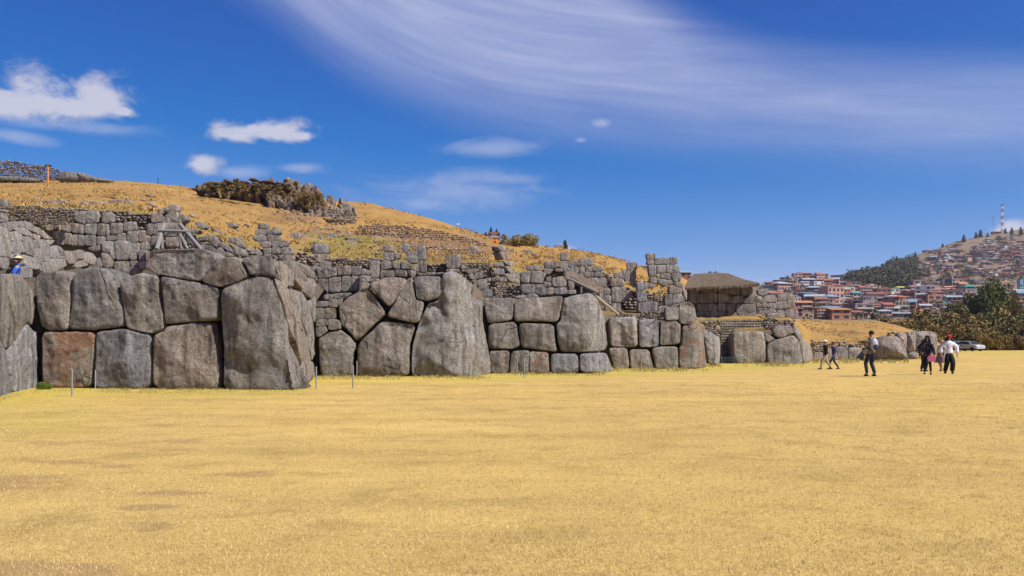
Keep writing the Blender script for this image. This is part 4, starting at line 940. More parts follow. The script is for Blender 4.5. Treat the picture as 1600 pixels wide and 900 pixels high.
mb = MB(); mb.box(x0, x1, -.22, -.19, .12, .42); mb.box(x0 + .38, x0 + .42, -.24, -.225, .0, .5); mb.build('opening_shade', M['dark'], br)  # dark sheet painted in for the shaded opening between the posts
mb = MB(); mb.box(x0, x1, -.22, -.19, .44, .47); mb.build('rail', M['blue'], br)
mb = MB(); mb.box(-.5, -.42, -.1, .1, -.3, .9); 

# ------------------------------------------------------------------ thatched hut on the terrace
HB = 12.5
def ath(px, py, Y): return tuple(P(px, py, Y + HB))
hz = CH + (HY - 497) / F * 75.7
hut = empty('thatched_hut', ((1128 - CX) / F * 75.7, 75.7, hz), 'open thatched stone hut on the terrace above the staircase', 'hut')
hf = lambda x, y: 75.7
for s in ["120,350 250,350 250,480 120,470", "255,350 460,355 460,470 255,480", "470,355 590,380 610,400 540,470 470,470", "600,290 720,290 720,375 600,375", "735,275 870,272 870,378 800,385 735,380", "560,470 600,410 700,385 755,390 760,470 640,480",
          "765,470 770,430 850,380 890,400 905,480 770,480", "570,490 675,487 660,580 570,575", "680,490 800,485 905,490 910,570 860,600 680,600", "210,575 310,575 310,632 215,632", "315,575 375,575 375,632 320,632", "380,575 460,572 460,632 380,632",
          "460,572 560,572 570,632 465,632", "575,585 680,585 700,650 575,650", "345,635 410,635 410,675 345,675", "415,638 520,638 520,675 415,675", "525,638 600,638 610,675 530,675", "220,485 290,490 290,570 220,570", "292,490 350,490 350,570 292,570",
          "355,485 430,485 460,520 460,570 355,570", "465,478 555,480 562,570 465,570", "705,602 780,602 775,665 705,665", "780,590 900,572 920,672 780,672", "240,635 340,635 340,672 240,672", "120,250 250,255 250,348 120,348", "255,260 460,262 460,350 255,348", "465,262 595,262 595,372 470,350",
          "880,600 920,600 922,672 880,672", "610,655 700,655 700,675 610,675"]:
    stone(parse(s, 1060, 410, 7.5), hf, hut, 'stone_far', depth=.6, tint=.72)
m, g, b = mat_new('old_straw_thatch')
ge = g.add('ShaderNodeNewGeometry'); ps = ge.outputs['Position']
sm = g.add('ShaderNodeVectorMath', operation='MULTIPLY'); g.l.new(ps, sm.inputs[0]); sm.inputs[1].default_value = (7, 2.5, 2.5)
fi = g.noise(sm.outputs[0], 1.6, 6, .75); bg_ = g.noise(ps, 0.9, 4, .6); isl = ge.outputs['Random Per Island']
c = g.mix(g.mapr(fi, .35, .65), (0.06, 0.045, 0.032, 1), (0.235, 0.18, 0.125, 1)); c = g.mix(g.mapr(bg_, .4, .65, 0, .6), c, (0.22, 0.155, 0.12, 1)); c = g.mix(g.math('MULTIPLY', isl, .35), c, (0.36, 0.29, 0.20, 1))
g.set(b, 'Base Color', c); bump(g, b, fi, .9, .05); M['thatch'] = m
def thatch(pts_grid, name, parent, strands, down, L=.32, mat='thatch'):
    """thatch skin on a grid of control points plus loose straw strands lying down the slope"""
    G = [[Vector(p) for p in r] for r in pts_grid]; mb = MB(); nu, nv = 26, 14
    def at(u, v):
        r = v * (len(G) - 1); i = min(int(r), len(G) - 2); fr_ = r - i
        def row(q, u):
            k = u * (len(q) - 1); j = min(int(k), len(q) - 2); return q[j].lerp(q[j + 1], k - j)
        return row(G[i], u).lerp(row(G[i + 1], u), fr_)
    V = []; 
    for lay in (0, -.16):
        for j in range(nv + 1):
            for i in range(nu + 1):
                p = at(i / nu, j / nv); V.append((p.x, p.y, p.z + lay + .04 * noise.noise(p * 2.2)))
    n = (nu + 1) * (nv + 1); Fc = []
    for j in range(nv):
        for i in range(nu):
            a = j * (nu + 1) + i; Fc += [(a, a + 1, a + nu + 2, a + nu + 1), (n + a, n + a + nu + 1, n + a + nu + 2, n + a + 1)]
    for i in range(nu): Fc += [(i, n + i, n + i + 1, i + 1), (nv * (nu + 1) + i, nv * (nu + 1) + i + 1, n + nv * (nu + 1) + i + 1, n + nv * (nu + 1) + i)]
    for j in range(nv): a = j * (nu + 1); Fc += [(a, a + nu + 1, n + a + nu + 1, n + a), (a + nu, n + a + nu, n + a + 2 * nu + 1, a + 2 * nu + 1)]
    mb.add(V, Fc)
    for _ in range(strands):
        u, v = random.random(), random.random() ** .8; p = at(u, v); q = at(u, min(1, v + .05)); d = (q - p) if v < .94 else (at(u, 1) - at(u, .94))
        if d.length < 1e-4: continue
        d.normalize(); l = L * random.uniform(.4, 1.2); w = random.uniform(.010, .028); p = p + Vector((0, 0, random.uniform(.02, .07)))
        e = p + d * l + Vector((random.uniform(-.08, .08), 0, random.uniform(-.02, .03))); s_ = Vector((w, 0, 0))
        mb.add([p - s_, p + s_, e + s_ * .4, e - s_ * .4], [(0, 1, 2, 3)])
    for _ in range(strands // 5):
        u = random.random(); p = at(u, random.uniform(.93, 1.0)); l = random.uniform(.10, .30); w = random.uniform(.015, .04)
        mb.add([p + Vector((-w, -.02, .03)), p + Vector((w, -.02, .03)), p + Vector((w * .4 + random.uniform(-.06, .06), -.06, -l)), p + Vector((-w * .4, -.05, -l * .9))], [(0, 1, 2, 3)])
    return mb.build(name, M[mat], parent, tuple(-parent.location))
def at3(px, py, Y): return tuple(P(px, py, Y))
R_ = [1083, 1100, 1120, 1134]
thatch([[ath(1084, 428, 64.6), ath(1104, 426.5, 64.6), ath(1122, 426, 64.6), ath(1136, 427.5, 64.6)],
        [ath(1074, 439, 63), ath(1104, 438, 63), ath(1136, 437, 63), ath(1163, 437.5, 63.2)],
        [ath(1069, 450, 61.8), ath(1105, 448, 61.7), ath(1150, 446.5, 61.8), ath(1186, 443, 62.2)]], 'thatch_front', hut, 2600, 0)
thatch([[ath(1136, 427.5, 64.6), ath(1135, 427.5, 64.8)], [ath(1163, 437.5, 63.2), ath(1158, 437.5, 66.2)], [ath(1187, 443, 62.2), ath(1178, 444, 67.2)]], 'thatch_hip', hut, 700, 0)
thatch([[ath(1084, 428, 64.6), ath(1136, 427.5, 64.6)], [ath(1080, 446, 67.4), ath(1178, 444, 67.4)]], 'thatch_back', hut, 200, 0)
mb = MB()
for px in (1078, 1104, 1130, 1155, 1174): mb.tube(ath(px, 449, 62.3), ath(min(px, 1134) + 1, 429.5, 64.5), .05, .05, 6)
mb.tube(ath(1076, 451, 62.6), ath(1180, 447, 62.8), .06); mb.build('rafters', M['wood'], hut, tuple(-hut.location))
mb = MB()   # side and back masonry so that the hut is a closed room
X0, X1 = (1078 - CX) / F * 76.3, (1176 - CX) / F * 76.3
for a in ((X0, X0 + .6, 63.9, 67.0), (X1 - .6, X1, 63.9, 67.0), (X0, X1, 66.6, 67.2), (X0, X1 , 63.66, 63.9)):
    mb.box(a[0], a[1], a[2] + HB, a[3] + HB, hz - .5, hz + 2.6 if a[3] > 64 else hz + 2.5)
mb.build('inner_wall', M['step'], hut, tuple(-hut.location))
# block pile right of the hut, with pale timber props
pl = empty('stone_pile', ((1215 - CX) / F * 76.5, 76.5, hz), 'pile of grey blocks propped with pale timbers right of the thatched hut', 'stone wall')
for s in ["850,300 900,290 915,400 850,410", "835,420 930,412 940,492 840,492", "620,265 700,255 715,285 660,312 625,300", "660,320 740,300 770,330 770,360 665,365", "690,370 760,370 770,420 700,400", "745,365 850,350 850,410 780,420",
          "770,425 830,425 830,452 775,450", "738,452 835,450 830,490 735,490", "775,300 848,298 848,347 778,352", "615,395 690,400 690,420 620,420", "615,422 735,425 735,452 620,452", "610,460 700,460 695,496 612,496", "610,310 655,318 660,365 612,362", "612,367 688,370 690,398 612,394", "700,405 765,425 765,450 740,450"]:
    stone(parse(s, 1060, 400, 5), K(77), pl, 'stone_far')
for a, b_, lab in [(("1178,459"), ("1213,489"), 'upper'), (("1180,466"), ("1207,488"), 'lower'), (("1182,483"), ("1194,493"), 'short'), (("1182,480"), ("1206,480"), 'cross')]:
    a, b_ = [tuple(map(float, q.split(','))) for q in (a, b_)]
    mb = MB(); mb.tube(ath(a[0], a[1], 63.9), ath(b_[0], b_[1], 62.6), .06, .06, 7)
    o = mb.build('timber_prop', M['wood_pale'] if lab != 'cross' else M['wood'], pl, tuple(-pl.location))
setp(stone(parse("1200,490 1222,489 1226,497 1198,497"), K(75), None, 'stone_far', 'fallen_block'), 'fallen flat block at the foot of the pale timber props', 'stone')

# lean-to of thatch behind the third bastion and the pale pole beside it
lt = empty('lean_to_shelter', at3(910, 456, 44), 'small slanting thatch lean-to behind the domed corner block', 'shelter')
thatch([[at3(880, 427, 45.5), at3(893, 424, 46.5)], [at3(904, 440, 45.0), at3(912, 434, 46.2)], [at3(928, 454, 44.4), at3(940, 450, 45.8)]], 'thatch', lt, 700, 0, .3)
for px, py, q in ((893, 440, 462), (908, 448, 466), (925, 455, 468), (937, 452, 470)):
    mb = MB(); mb.tube(at3(px, q, 44.8), at3(px, py, 44.8), .05); mb.build('post', M['wood'], lt, tuple(-lt.location))
mb = MB(); mb.tube(at3(886, 434, 44.6), at3(934, 457, 44.1), .07); mb.build('beam', M['wood'], lt, tuple(-lt.location))
mb = MB(); mb.add([at3(892, 446, 46.4), at3(934, 452, 46.2), at3(934, 476, 46.2), at3(892, 474, 46.4)], [(0, 1, 2, 3)]); mb.build('back_sheet', M['dark'], lt, tuple(-lt.location))  # plain near-black sheet across the back of the lean-to
o = MB().tube(at3(931, 463, 43.4), at3(966, 491, 52.2), .085, .075).build('timber_pole', M['wood_pale'])
setp(o, 'long pale pole slanting down from the lean-to to the rubble ledge', 'pole')
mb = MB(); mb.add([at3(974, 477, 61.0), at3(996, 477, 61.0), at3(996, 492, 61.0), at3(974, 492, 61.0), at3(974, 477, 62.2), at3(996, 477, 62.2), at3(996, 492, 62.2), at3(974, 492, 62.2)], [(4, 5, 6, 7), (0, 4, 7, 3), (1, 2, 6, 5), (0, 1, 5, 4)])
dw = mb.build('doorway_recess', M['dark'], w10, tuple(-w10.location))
for s in ["974,474 985,472 997,474 997,478 974,478", "975,466 996,465 996,472 976,473"]: stone(parse(s), K(60.8), w10, 'step')

# timber A frame on the near bastion
fr_ = empty('timber_prop_frame', at3(276, 388, 31), 'grey timber trestle standing on top of the near bastion', 'timber frame')
def beam(a, b_, r, Ya, Yb=None, mat='wood', par=None, name='beam'):
    par = par or fr_; mb = MB(); mb.tube(at3(a[0], a[1], Ya), at3(b_[0], b_[1], Yb or Ya), r, r, 8); return mb.build(name, M[mat], par, tuple(-par.location))
q = lambda x, y: (240 + x / 7.5, 310 + y / 7.5)
beam(q(120, 300), q(35, 600), .075, 31.6, 30.6); beam(q(312, 310), q(565, 610), .075, 31.6, 30.4); beam(q(55, 377), q(430, 390), .06, 31.2); beam(q(295, 395), q(395, 590), .06, 32.0); beam(q(95, 450), q(100, 590), .06, 32.0); beam(q(305, 440), q(325, 590), .06, 32.0)
beam(q(140, 420), q(200, 395), .04, 32.0); beam(q(290, 420), q(220, 395), .04, 32.0)

# ------------------------------------------------------------------ stakes in front of the walls
M['steel'] = plain('grey_steel', (0.24, 0.25, 0.26), 0.5, .1)
for px, y0, y1, lab in [(112.5, 578, 619, 'thin grey stake before the rust stained block, nearest of all the stakes'), (149, 579, 608, 'thin grey stake against the bluish block at left'),
                        (494, 574, 608, 'thin grey stake at the inward corner beside the near bastion'), (551.5, 572, 607, 'taller of two thin stakes in front of the second bastion'),
                        (557.5, 565, 589, 'shorter of two thin stakes in front of the second bastion'), (808, 565, 584, 'left of two thin stakes before the third bastion'), (819, 561, 589, 'right of two thin stakes before the third bastion'),
                        (1002, 560, 581, 'thin stake before the fourth bastion'), (1284, 552, 566, 'thin stake at the foot of the rounded wall end')]:
    Y = 1.6 / (y1 - HY) * F
    for _ in range(6): Y = (CH - gz(Y)) / (y1 - HY) * F
    h = (y1 - y0) / F * Y
    o = MB().tube((0, 0, -.25), (0, 0, h), .022 if Y < 40 else .03, None, 8).tube((0, 0, h), (0, 0, h + .02), .03, .012).tube((0, 0, h * .75), (0.035, 0, h * .75), .008).build('stake', M['steel'], None, ((px - CX) / F * Y, Y, gz(Y)))
    setp(o, lab, 'stake', 'thin stakes along the foot of the rampart')

# ------------------------------------------------------------------ foliage
def leaf_mat(name, c1, c2):
    m, g, b = mat_new(name); ge = g.add('ShaderNodeNewGeometry'); oi = g.add('ShaderNodeObjectInfo')
    c = g.mix(ge.outputs['Random Per Island'], c1 + (1,), c2 + (1,)); c = g.mix(g.mapr(g.noise(ge.outputs['Position'], .5, 3), .4, .65, 0, .5), c, tuple(a * 1.5 for a in c2) + (1,))
    g.set(b, 'Base Color', g.mix(1.0, c, oi.outputs['Color'], 'MULTIPLY')); return m
M['leaf'] = leaf_mat('olive_leaves', (0.065, 0.057, 0.022), (0.19, 0.155, 0.070)); M['leaf_dark'] = leaf_mat('dark_green_leaves', (0.030, 0.042, 0.018), (0.085, 0.095, 0.035)); M['bark'] = plain('bark', (0.12, 0.09, 0.07), .95)
def leaf_cloud(blobs, n, size, name):
    """many small leaf faces spread through lumpy clumps"""
    V = []; tot = sum(b[3] ** 2 for b in blobs)
    for (x, y, z, r, *e) in blobs:
        sz = e[0] if e else 1.0; k = int(n * r * r / tot)
        d = rng.normal(size=(k, 3)); d /= np.linalg.norm(d, axis=1)[:, None]; rad = r * (0.35 + 0.75 * rng.random(k) ** .55)
        lump = np.array([1 + .45 * noise.noise(Vector(q * 2.3) + Vector((x, y, z))) for q in d])
        c = np.array([x, y, z]) + d * (rad * lump)[:, None] * np.array([1, 1, sz])
        a = rng.normal(size=(k, 3)); a /= np.linalg.norm(a, axis=1)[:, None]; b = np.cross(a, rng.normal(size=(k, 3))); b /= np.linalg.norm(b, axis=1)[:, None]
        s = size * (0.5 + rng.random(k))[:, None]
        V.append(np.stack([c - a * s, c + b * s * .55, c + a * s, c - b * s * .55], 1).reshape(-1, 3))
    V = np.concatenate(V); return fast_mesh(name, V, np.arange(len(V)).reshape(-1, 4))
def trunk_mesh(h, r, limbs, name):
    mb = MB(); mb.path([(0, 0, -.5), (random.uniform(-.1, .1) * h * .2, 0, h * .4), (random.uniform(-.1, .1) * h * .3, 0, h * .8)], [r, r * .7, r * .3], 7)
    for _ in range(limbs):
        a = random.uniform(0, 6.28); z = h * random.uniform(.2, .6); mb.path([(0, 0, z), (math.cos(a) * h * .18, math.sin(a) * h * .18, z + h * .15), (math.cos(a) * h * .3, math.sin(a) * h * .3, z + h * .3)], [r * .5, r * .3, r * .1], 5)
    return mb.mesh(name)
def rb(n, rx, h, r, z0=.2):
    return [(random.uniform(-rx, rx), random.uniform(-rx, rx), random.uniform(z0, 1) * h, r * random.uniform(.6, 1.2)) for _ in range(n)]
SH = []
for v in range(4):     # shrub kinds, unit height about 5 m
    SH.append((leaf_cloud(rb(11, 1.7, 3.9, 1.25, .12), 4200, .20, 'shrub_crown'), trunk_mesh(4, .12, 5, 'shrub_stem')))
BT = []
for v in range(3):     # spreading trees about 9 m
    BT.append((leaf_cloud(rb(12, 2.6, 7.6, 1.7, .45), 6500, .22, 'tree_crown'), trunk_mesh(8, .28, 7, 'tree_trunk')))
CT = []
for v in range(3):     # upright dark trees about 12 m
    CT.append((leaf_cloud([(random.uniform(-.3, .3), random.uniform(-.3, .3), 2.5 + i * 1.25, 2.0 * (1 - i / 9.5) + .35, .8) for i in range(8)], 1500, .42, 'conifer_crown'), trunk_mesh(11, .2, 2, 'conifer_trunk')))
def plant(kind, loc, s, name, label, cat, group, mat, tint=(1, 1, 1), rz=None, sx=1.0, trunk=True):
    cr, tr = kind; e = empty(name, loc, label, cat, group, random.uniform(0, 6.28) if rz is None else rz); e.scale = (s * sx, s * sx, s)
    if not cr.materials: cr.materials.append(M[mat])
    if not tr.materials: tr.materials.append(M['bark'])
    o = link('crown', cr, None, e); o.color = tint + (1,)
    if o.material_slots[0].material != M[mat]: o.material_slots[0].link = 'OBJECT'; o.material_slots[0].material = M[mat]
    if trunk: link('trunk', tr, None, e)
    return e
# belt of shrubs beyond the field on the right
def gp2(px, Y, z=None): return ((px - CX) / F * Y, Y, gz(Y) if z is None else z)
belt = [(1393, 497, 140), (1408, 499, 138), (1424, 492, 150), (1440, 494, 142), (1452, 486, 156), (1468, 488, 148), (1484, 482, 158), (1500, 484, 150), (1514, 481, 160), (1532, 488, 152), (1546, 484, 162), (1562, 487, 154), (1578, 484, 160), (1594, 492, 156), (1610, 490, 158), (1630, 486, 160), (1655, 488, 158),
        (1430, 508, 132), (1458, 506, 134), (1478, 503, 140), (1502, 505, 142), (1524, 506, 143), (1544, 508, 143), (1566, 506, 143), (1588, 507, 142), (1608, 510, 142), (1400, 503, 130), (1416, 507, 129), (1446, 514, 131), (1536, 500, 150), (1572, 500, 150), (1602, 500, 151), (1515, 516, 139), (1553, 518, 139), (1580, 519, 139), (1600, 520, 139), (1534, 521, 138)]
for i, (px, top, Y) in enumerate(belt):
    zb = gz(Y) if px > 1430 else -.6; H = (HY - top) / F * Y + CH - zb
    t = random.choice([(1.35, 1.1, .75), (1.25, 1.1, .8), (.95, 1.0, .8), (1.4, 1.15, .85), (.8, .88, .78)])
    row = sorted(belt[:17] if i < 17 else belt[17:]); o_ = ORD[row.index((px, top, Y))]
    plant(SH[i % 4], gp2(px, Y, zb), H / 4.7, 'shrub', 'brownish shrub, %s from the left in the %s row of the belt beyond the field' % (o_, 'back' if i < 17 else 'front'), 'shrub', 'shrubs in the belt beyond the field', 'leaf', t, sx=random.uniform(.95, 1.2))
for px, top, Y, lab, k, w in [(1526, 461, 172, 'rounded dark green tree left of the tallest tree above the shrub belt', 0, .55), (1551, 446, 180, 'tallest spreading green tree rising above the shrub belt', 1, .55), (1583, 463, 182, 'sparse dark tree at the right above the shrub belt', 2, .42), (1555, 480, 170, 'grey green tree below the tallest tree of the belt', 2, .5), (1492, 478, 168, 'small dull tree at the left end of the tree group', 1, .5)]:
    H = (HY - top) / F * Y + CH + .9
    plant(BT[k], gp2(px, Y, -.9), H / 8.6, 'broadleaf_tree', lab, 'tree', 'trees above the shrub belt', 'leaf_dark' if k != 2 else 'leaf', (1.2, 1.25, .9) if k == 1 else (1, 1, .9), sx=w)
# skyline trees
for px, top, base, lab, Y in [(1401, 398, 409, 'lone dark tree on the left flank of the far hill', None), (1506, 366, 378, 'dark skyline tree left of the pair on the far hill', None), (1525, 362, 372, 'left tree of a pair on the far hill skyline', None), (1532, 358, 371, 'right taller tree of a pair on the far hill skyline', None),
                              (1543, 363, 370, 'low dark tree between the pair and the orange house on the far hill', None), (1571, 356, 365, 'dark tree at the foot of the red and white mast', None), (1581, 355, 366, 'slim dark tree right of the mast', None), (1595, 354, 367, 'broad dark tree at the right edge of the far hill', None),
                              (1473, 380, 390, 'dark tree on the shoulder of the far hill', None), (1480, 383, 390, 'small tree beside another on the far hill shoulder', None), (1347, 422, 440, 'tall dark conifer at the left foot of the wooded hill', None), (1359, 430, 442, 'dark tree just right of the tall conifer at the hill foot', None), (1430, 393, 403, 'small tree on the left skyline of the far hill', None), (1416, 402, 409, 'tiny tree low on the left skyline of the far hill', None)]:
    p = town_pt(px, base + 1); H = (base - top + 1) / F * p.y
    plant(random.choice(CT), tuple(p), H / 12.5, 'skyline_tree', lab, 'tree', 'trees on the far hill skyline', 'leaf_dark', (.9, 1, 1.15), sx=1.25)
for px, top, base, lab, s in [(767, 354, 366, 'taller conifer behind the brick house on the left ridge', 1.0), (776, 357, 365, 'small round tree beside the ridge conifer', 1.3), (744, 361, 368, 'dark tree at the left end of the ridge houses', 1.5), (737, 363, 367, 'low bush left of the ridge houses', 1.5), (883, 374, 399, 'tall dark tree beside the white ridge building', 1.0), (759, 362, 371, 'dark tree between the two ridge brick houses', 1.3)]:
    Y = 286; z = CH + (HY - base) / F * Y; plant(CT[0], ((px - CX) / F * Y, Y, z), (base - top) / F * Y / 12.5, 'ridge_tree', lab, 'tree', None, 'leaf_dark', (.8, .9, .9), sx=s * 1.1)
# wood on the left flank of the far hill: one mass
bl = []
for _ in range(420):
    px = random.uniform(1328, 1432); py = random.uniform(404, 452)
    t = (px - 1328) / 132; sky_ = interp(px, [(1328, 437), (1370, 427), (1400, 414), (1440, 399), (1460, 393)])
    if py < sky_ + 2 or random.random() < max(0, t - .30) * 1.7: continue
    p = town_pt(px, py); bl.append((p.x, p.y, p.z + 3, random.uniform(4, 8)))
o = link('woodland', leaf_cloud(bl, 60000, 1.0, 'woodland'), M['leaf_dark']); o.color = (1.35, 1.1, 1.4, 1); setp(o, 'dark eucalyptus wood covering the left flank of the far hill', 'woodland', None, 'stuff')
bl = []
for _ in range(420):
    px = random.uniform(1400, 1640); py = random.uniform(372, 458)
    if py < interp(px, [(1440, 399), (1480, 384), (1530, 371), (1600, 361)]) + 4: continue
    if noise.noise(Vector((px * .04, py * .07, 2))) < -.12: continue
    p = town_pt(px, py); bl.append((p.x, p.y, p.z + 1.5, random.uniform(2.0, 4.5)))
for _ in range(230):
    px = random.uniform(1190, 1600); py = random.uniform(436, 500); p = town_pt(px, py); bl.append((p.x, p.y, p.z + 1, random.uniform(1.5, 3.6)))
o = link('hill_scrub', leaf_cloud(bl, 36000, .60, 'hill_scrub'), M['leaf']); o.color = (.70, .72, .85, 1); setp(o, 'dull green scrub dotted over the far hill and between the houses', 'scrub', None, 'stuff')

# brown outcrop on the left skyline and the green grey one on the ridge
oc = empty('rock_outcrop', tuple(P(440, 320, 104)), 'brown rocky outcrop with dark scrub on the skyline of the golden hill', 'rock outcrop')
ofn = lambda x, y: 104.0 + (300 - y) * .10
def rock_fill(poly, n, s0, s1, Yf, mats, par, tints):
    bx = [p[0] for p in poly]; by = [p[1] for p in poly]; k = 0
    while k < n:
        px, py = random.uniform(min(bx), max(bx)), random.uniform(min(by), max(by))
        if not in_poly(px, py, poly): continue
        k += 1; w = random.uniform(s0, s1); h = w * random.uniform(.4, .75); an_ = random.uniform(-.4, .4); m_k = random.choice([5, 6, 7]); a = []
        for i in range(m_k):
            t = -i * 6.283 / m_k + random.uniform(-.3, .3); x_, y_ = w * math.cos(t), h * math.sin(t); a.append((px + x_ * math.cos(an_) - y_ * math.sin(an_), py + x_ * math.sin(an_) + y_ * math.cos(an_)))
        stone(a, Yf, par, random.choice(mats), 'rock', depth=3.5, bulge=random.uniform(.3, 1.0), rough=1.9, tint=random.choice(tints))
rock_fill([(300,295),(340,287),(375,285),(430,288),(480,303),(505,317),(500,328),(440,318),(380,305),(330,300)], 95, 4, 9, lambda x, y: 104 + (300 - y) * .1, ['outcrop'], oc, [.8, .95, 1.1])
rock_fill([(432,290),(446,284),(462,283),(480,291),(502,305),(490,306),(460,298)], 22, 5, 11, lambda x, y: 103.3 + (300 - y) * .1, ['limestone_pale', 'outcrop'], oc, [.75, .9, 1.0])
rock_fill([(415,318),(450,318),(500,312),(530,314),(552,325),(558,342),(545,350),(500,345),(470,336),(440,326)], 80, 4, 11, lambda x, y: 102.4 + (320 - y) * .1, ['outcrop', 'outcrop', 'outcrop', 'limestone_pale'], oc, [.9, 1.1, 1.3])
for _ in range(110):
    px = random.uniform(412, 552); py = interp(px, [(412, 316), (450, 322), (500, 338), (552, 346)]) + random.uniform(-12, 9); w = random.uniform(3, 8); h = random.uniform(3, 7)
    a = [(px + w * math.cos(t + .3) * random.uniform(.7, 1.1), py + h * math.sin(t + .3) * random.uniform(.7, 1.1)) for t in [i * 6.283 / 6 for i in range(6)]]
    stone(a, lambda x, y: 101.2 + (320 - y) * .10, oc, random.choice(['outcrop', 'outcrop', 'limestone_pale']), 'rock', depth=2.5, bulge=.5, rough=1.5)
for _ in range(26):
    px = random.uniform(300, 480); py = interp(px, [(300, 294), (350, 284), (400, 283), (480, 296)]) + random.uniform(-3, 6); w = random.uniform(3, 8); h = random.uniform(1.5, 3)
    a = [(px + w * math.cos(t), py + h * math.sin(t) * random.uniform(.7, 1.1)) for t in [i * 6.283 / 6 for i in range(6)]]
    stone(a, lambda x, y: 102.5, oc, 'outcrop', 'rock', depth=2.5, bulge=.4, rough=1.5, tint=.8)
bl = []
for i_ in range(170):
    px = random.uniform(318, 480) if i_ > 26 else random.uniform(465, 508); py = (interp(px, [(318, 293), (400, 293), (480, 303)]) + random.uniform(-7, 13)) if i_ > 26 else random.uniform(302, 326)
    b = P(px, py, 101.0 - random.random() * 1.5); bl.append((b.x, b.y, b.z, random.uniform(.10, .28) if i_ > 26 else random.uniform(.25, .6), .6))
o = link('scrub', leaf_cloud(bl, 9500, .075, 'outcrop_scrub'), M['leaf'], oc, tuple(-oc.location)); o.color = (1.15, 1.0, .9, 1); o['kind'] = 'stuff'
oc2 = empty('rock_outcrop', tuple(P(812, 388, 92)), 'craggy green grey outcrop on the ridge right of the brick house', 'rock outcrop')
for s in ["781,392 780,380 786,372 795,372 800,382 799,393", "795,392 796,376 802,368 812,366 818,374 816,392", "812,392 814,374 820,366 832,364 836,372 832,388", "826,388 830,372 840,367 843,371 838,378 842,384 838,390", "798,392 806,384 820,386 826,393"]:
    stone(parse(s), K(93), oc2, 'limestone_pale', 'rock', depth=4, bulge=.8, rough=2.2, tint=.75)
bl = []
for _ in range(26):
    px = random.uniform(780, 842); py = random.uniform(367, 391); b = P(px, py, 91.2); bl.append((b.x, b.y, b.z, random.uniform(.2, .5)))
o = link('scrub', leaf_cloud(bl, 2200, .09, 'ridge_scrub'), M['leaf'], oc2, tuple(-oc2.location)); o.color = (1.6, 1.5, 1.0, 1); o['kind'] = 'stuff'
ob = plant(SH[0], tuple(P(773, 381, 90)), .09, 'flowering_bush', 'small orange flowering bush below the ridge brick house', 'bush', None, 'leaf', (6.5, 2.6, .5), trunk=False)

# tufts of dry bunch grass roughening the slope
def hill_tufts():
    V = []; n = 0
    while n < 9000:
        px = random.uniform(0, 1060) if n % 6 else random.uniform(1245, 1450); p = hill_profile(px); t = random.random()
        Ya, Yb = p[4][0], p[7][0]
        Y = lerp(Ya, Yb, t ** 1.1); z = hill_z(px, Y); X = (px - CX) / F * Y
        d = fbm(Vector((X * .35, Y * .35, 0)), 5) * .75 * (0.40 if px < 1250 else .22) * (.35 if False else 1)
        if noise.noise(Vector((X * .12, Y * .12, 8))) < -.12: continue
        n += 1; z += d - .05; s = random.uniform(.10, .30) * (1.3 if px < 1100 else .9)
        for k in range(6):
            a = random.uniform(0, 6.28); l = s * random.uniform(.5, 1.1); b = random.uniform(0, 6.28); w = s * .16
            V += [(X - w * math.cos(a), Y - w * math.sin(a), z), (X + w * math.cos(a), Y + w * math.sin(a), z), (X + math.cos(b) * l * .7, Y + math.sin(b) * l * .7, z + l * .8)]
    me = fast_mesh('tufts', V, np.arange(len(V)).reshape(-1, 3))
    m, g, b = mat_new('bunch_grass'); ge = g.add('ShaderNodeNewGeometry'); g.set(b, 'Base Color', g.mix(ge.outputs['Random Per Island'], (0.24, 0.145, 0.05, 1), (0.56, 0.39, 0.155, 1)))
    return link('bunch_grass', me, m)
setp(hill_tufts(), 'dry bunch grass tufts scattered over the golden slope', 'grass', None, 'stuff')
# signpost, ridge lamp, mast
sp_ = empty('signpost', at3(75, 283, 110), 'orange post with a small dark sign board before the skyline wall', 'signpost')
M['orange'] = plain('orange_paint', (0.62, 0.26, 0.05), .6)
MB().tube((0, 0, -.3), (0, 0, 1.95), .09, .09, 8).build('post', M['orange'], sp_)
MB().box(-.42, .40, -.05, .05, 1.78, 2.0).build('board', M['dark'], sp_); MB().ell((0, 0, 2.05), (.16, .08, .08)).build('cap', M['limestone_pale'], sp_)
lp = empty('street_lamp', ((716 - CX) / F * 104, 104, CH + (HY - 361) / F * 104), 'slim lamp post with pale head on the hill crest', 'street lamp')
MB().tube((0, 0, -.3), (0, 0, .75), .035).build('pole', M['steel'], lp); mb = MB(); mb.tube((0, 0, .75), (.18, 0, .80), .02); mb.box(-.16, .2, -.1, .1, .74, .86); mb.build('lamp_head', plain('white_glass', (.75, .8, .78), .3), lp)
for px, py, lab in ((247, 286, 'tiny thin pole on the crest of the golden hill'),):
    o = MB().tube((0, 0, -.5), (0, 0, .7), .04).tube((0, 0, .5), (0, 0, .72), .09, .05).build('pole', M['dark'], None, at3(px, py + 1, 117)); setp(o, lab, 'pole')
pm = town_pt(1566, 364); Hm = 43 / F * pm.y
mast = empty('radio_mast', tuple(pm), 'tall red and white lattice mast on the far hilltop', 'mast')
M['mred'] = plain('mast_red', (.45, .09, .07), .6); M['mwhite'] = plain('mast_white', (.75, .75, .75), .6)
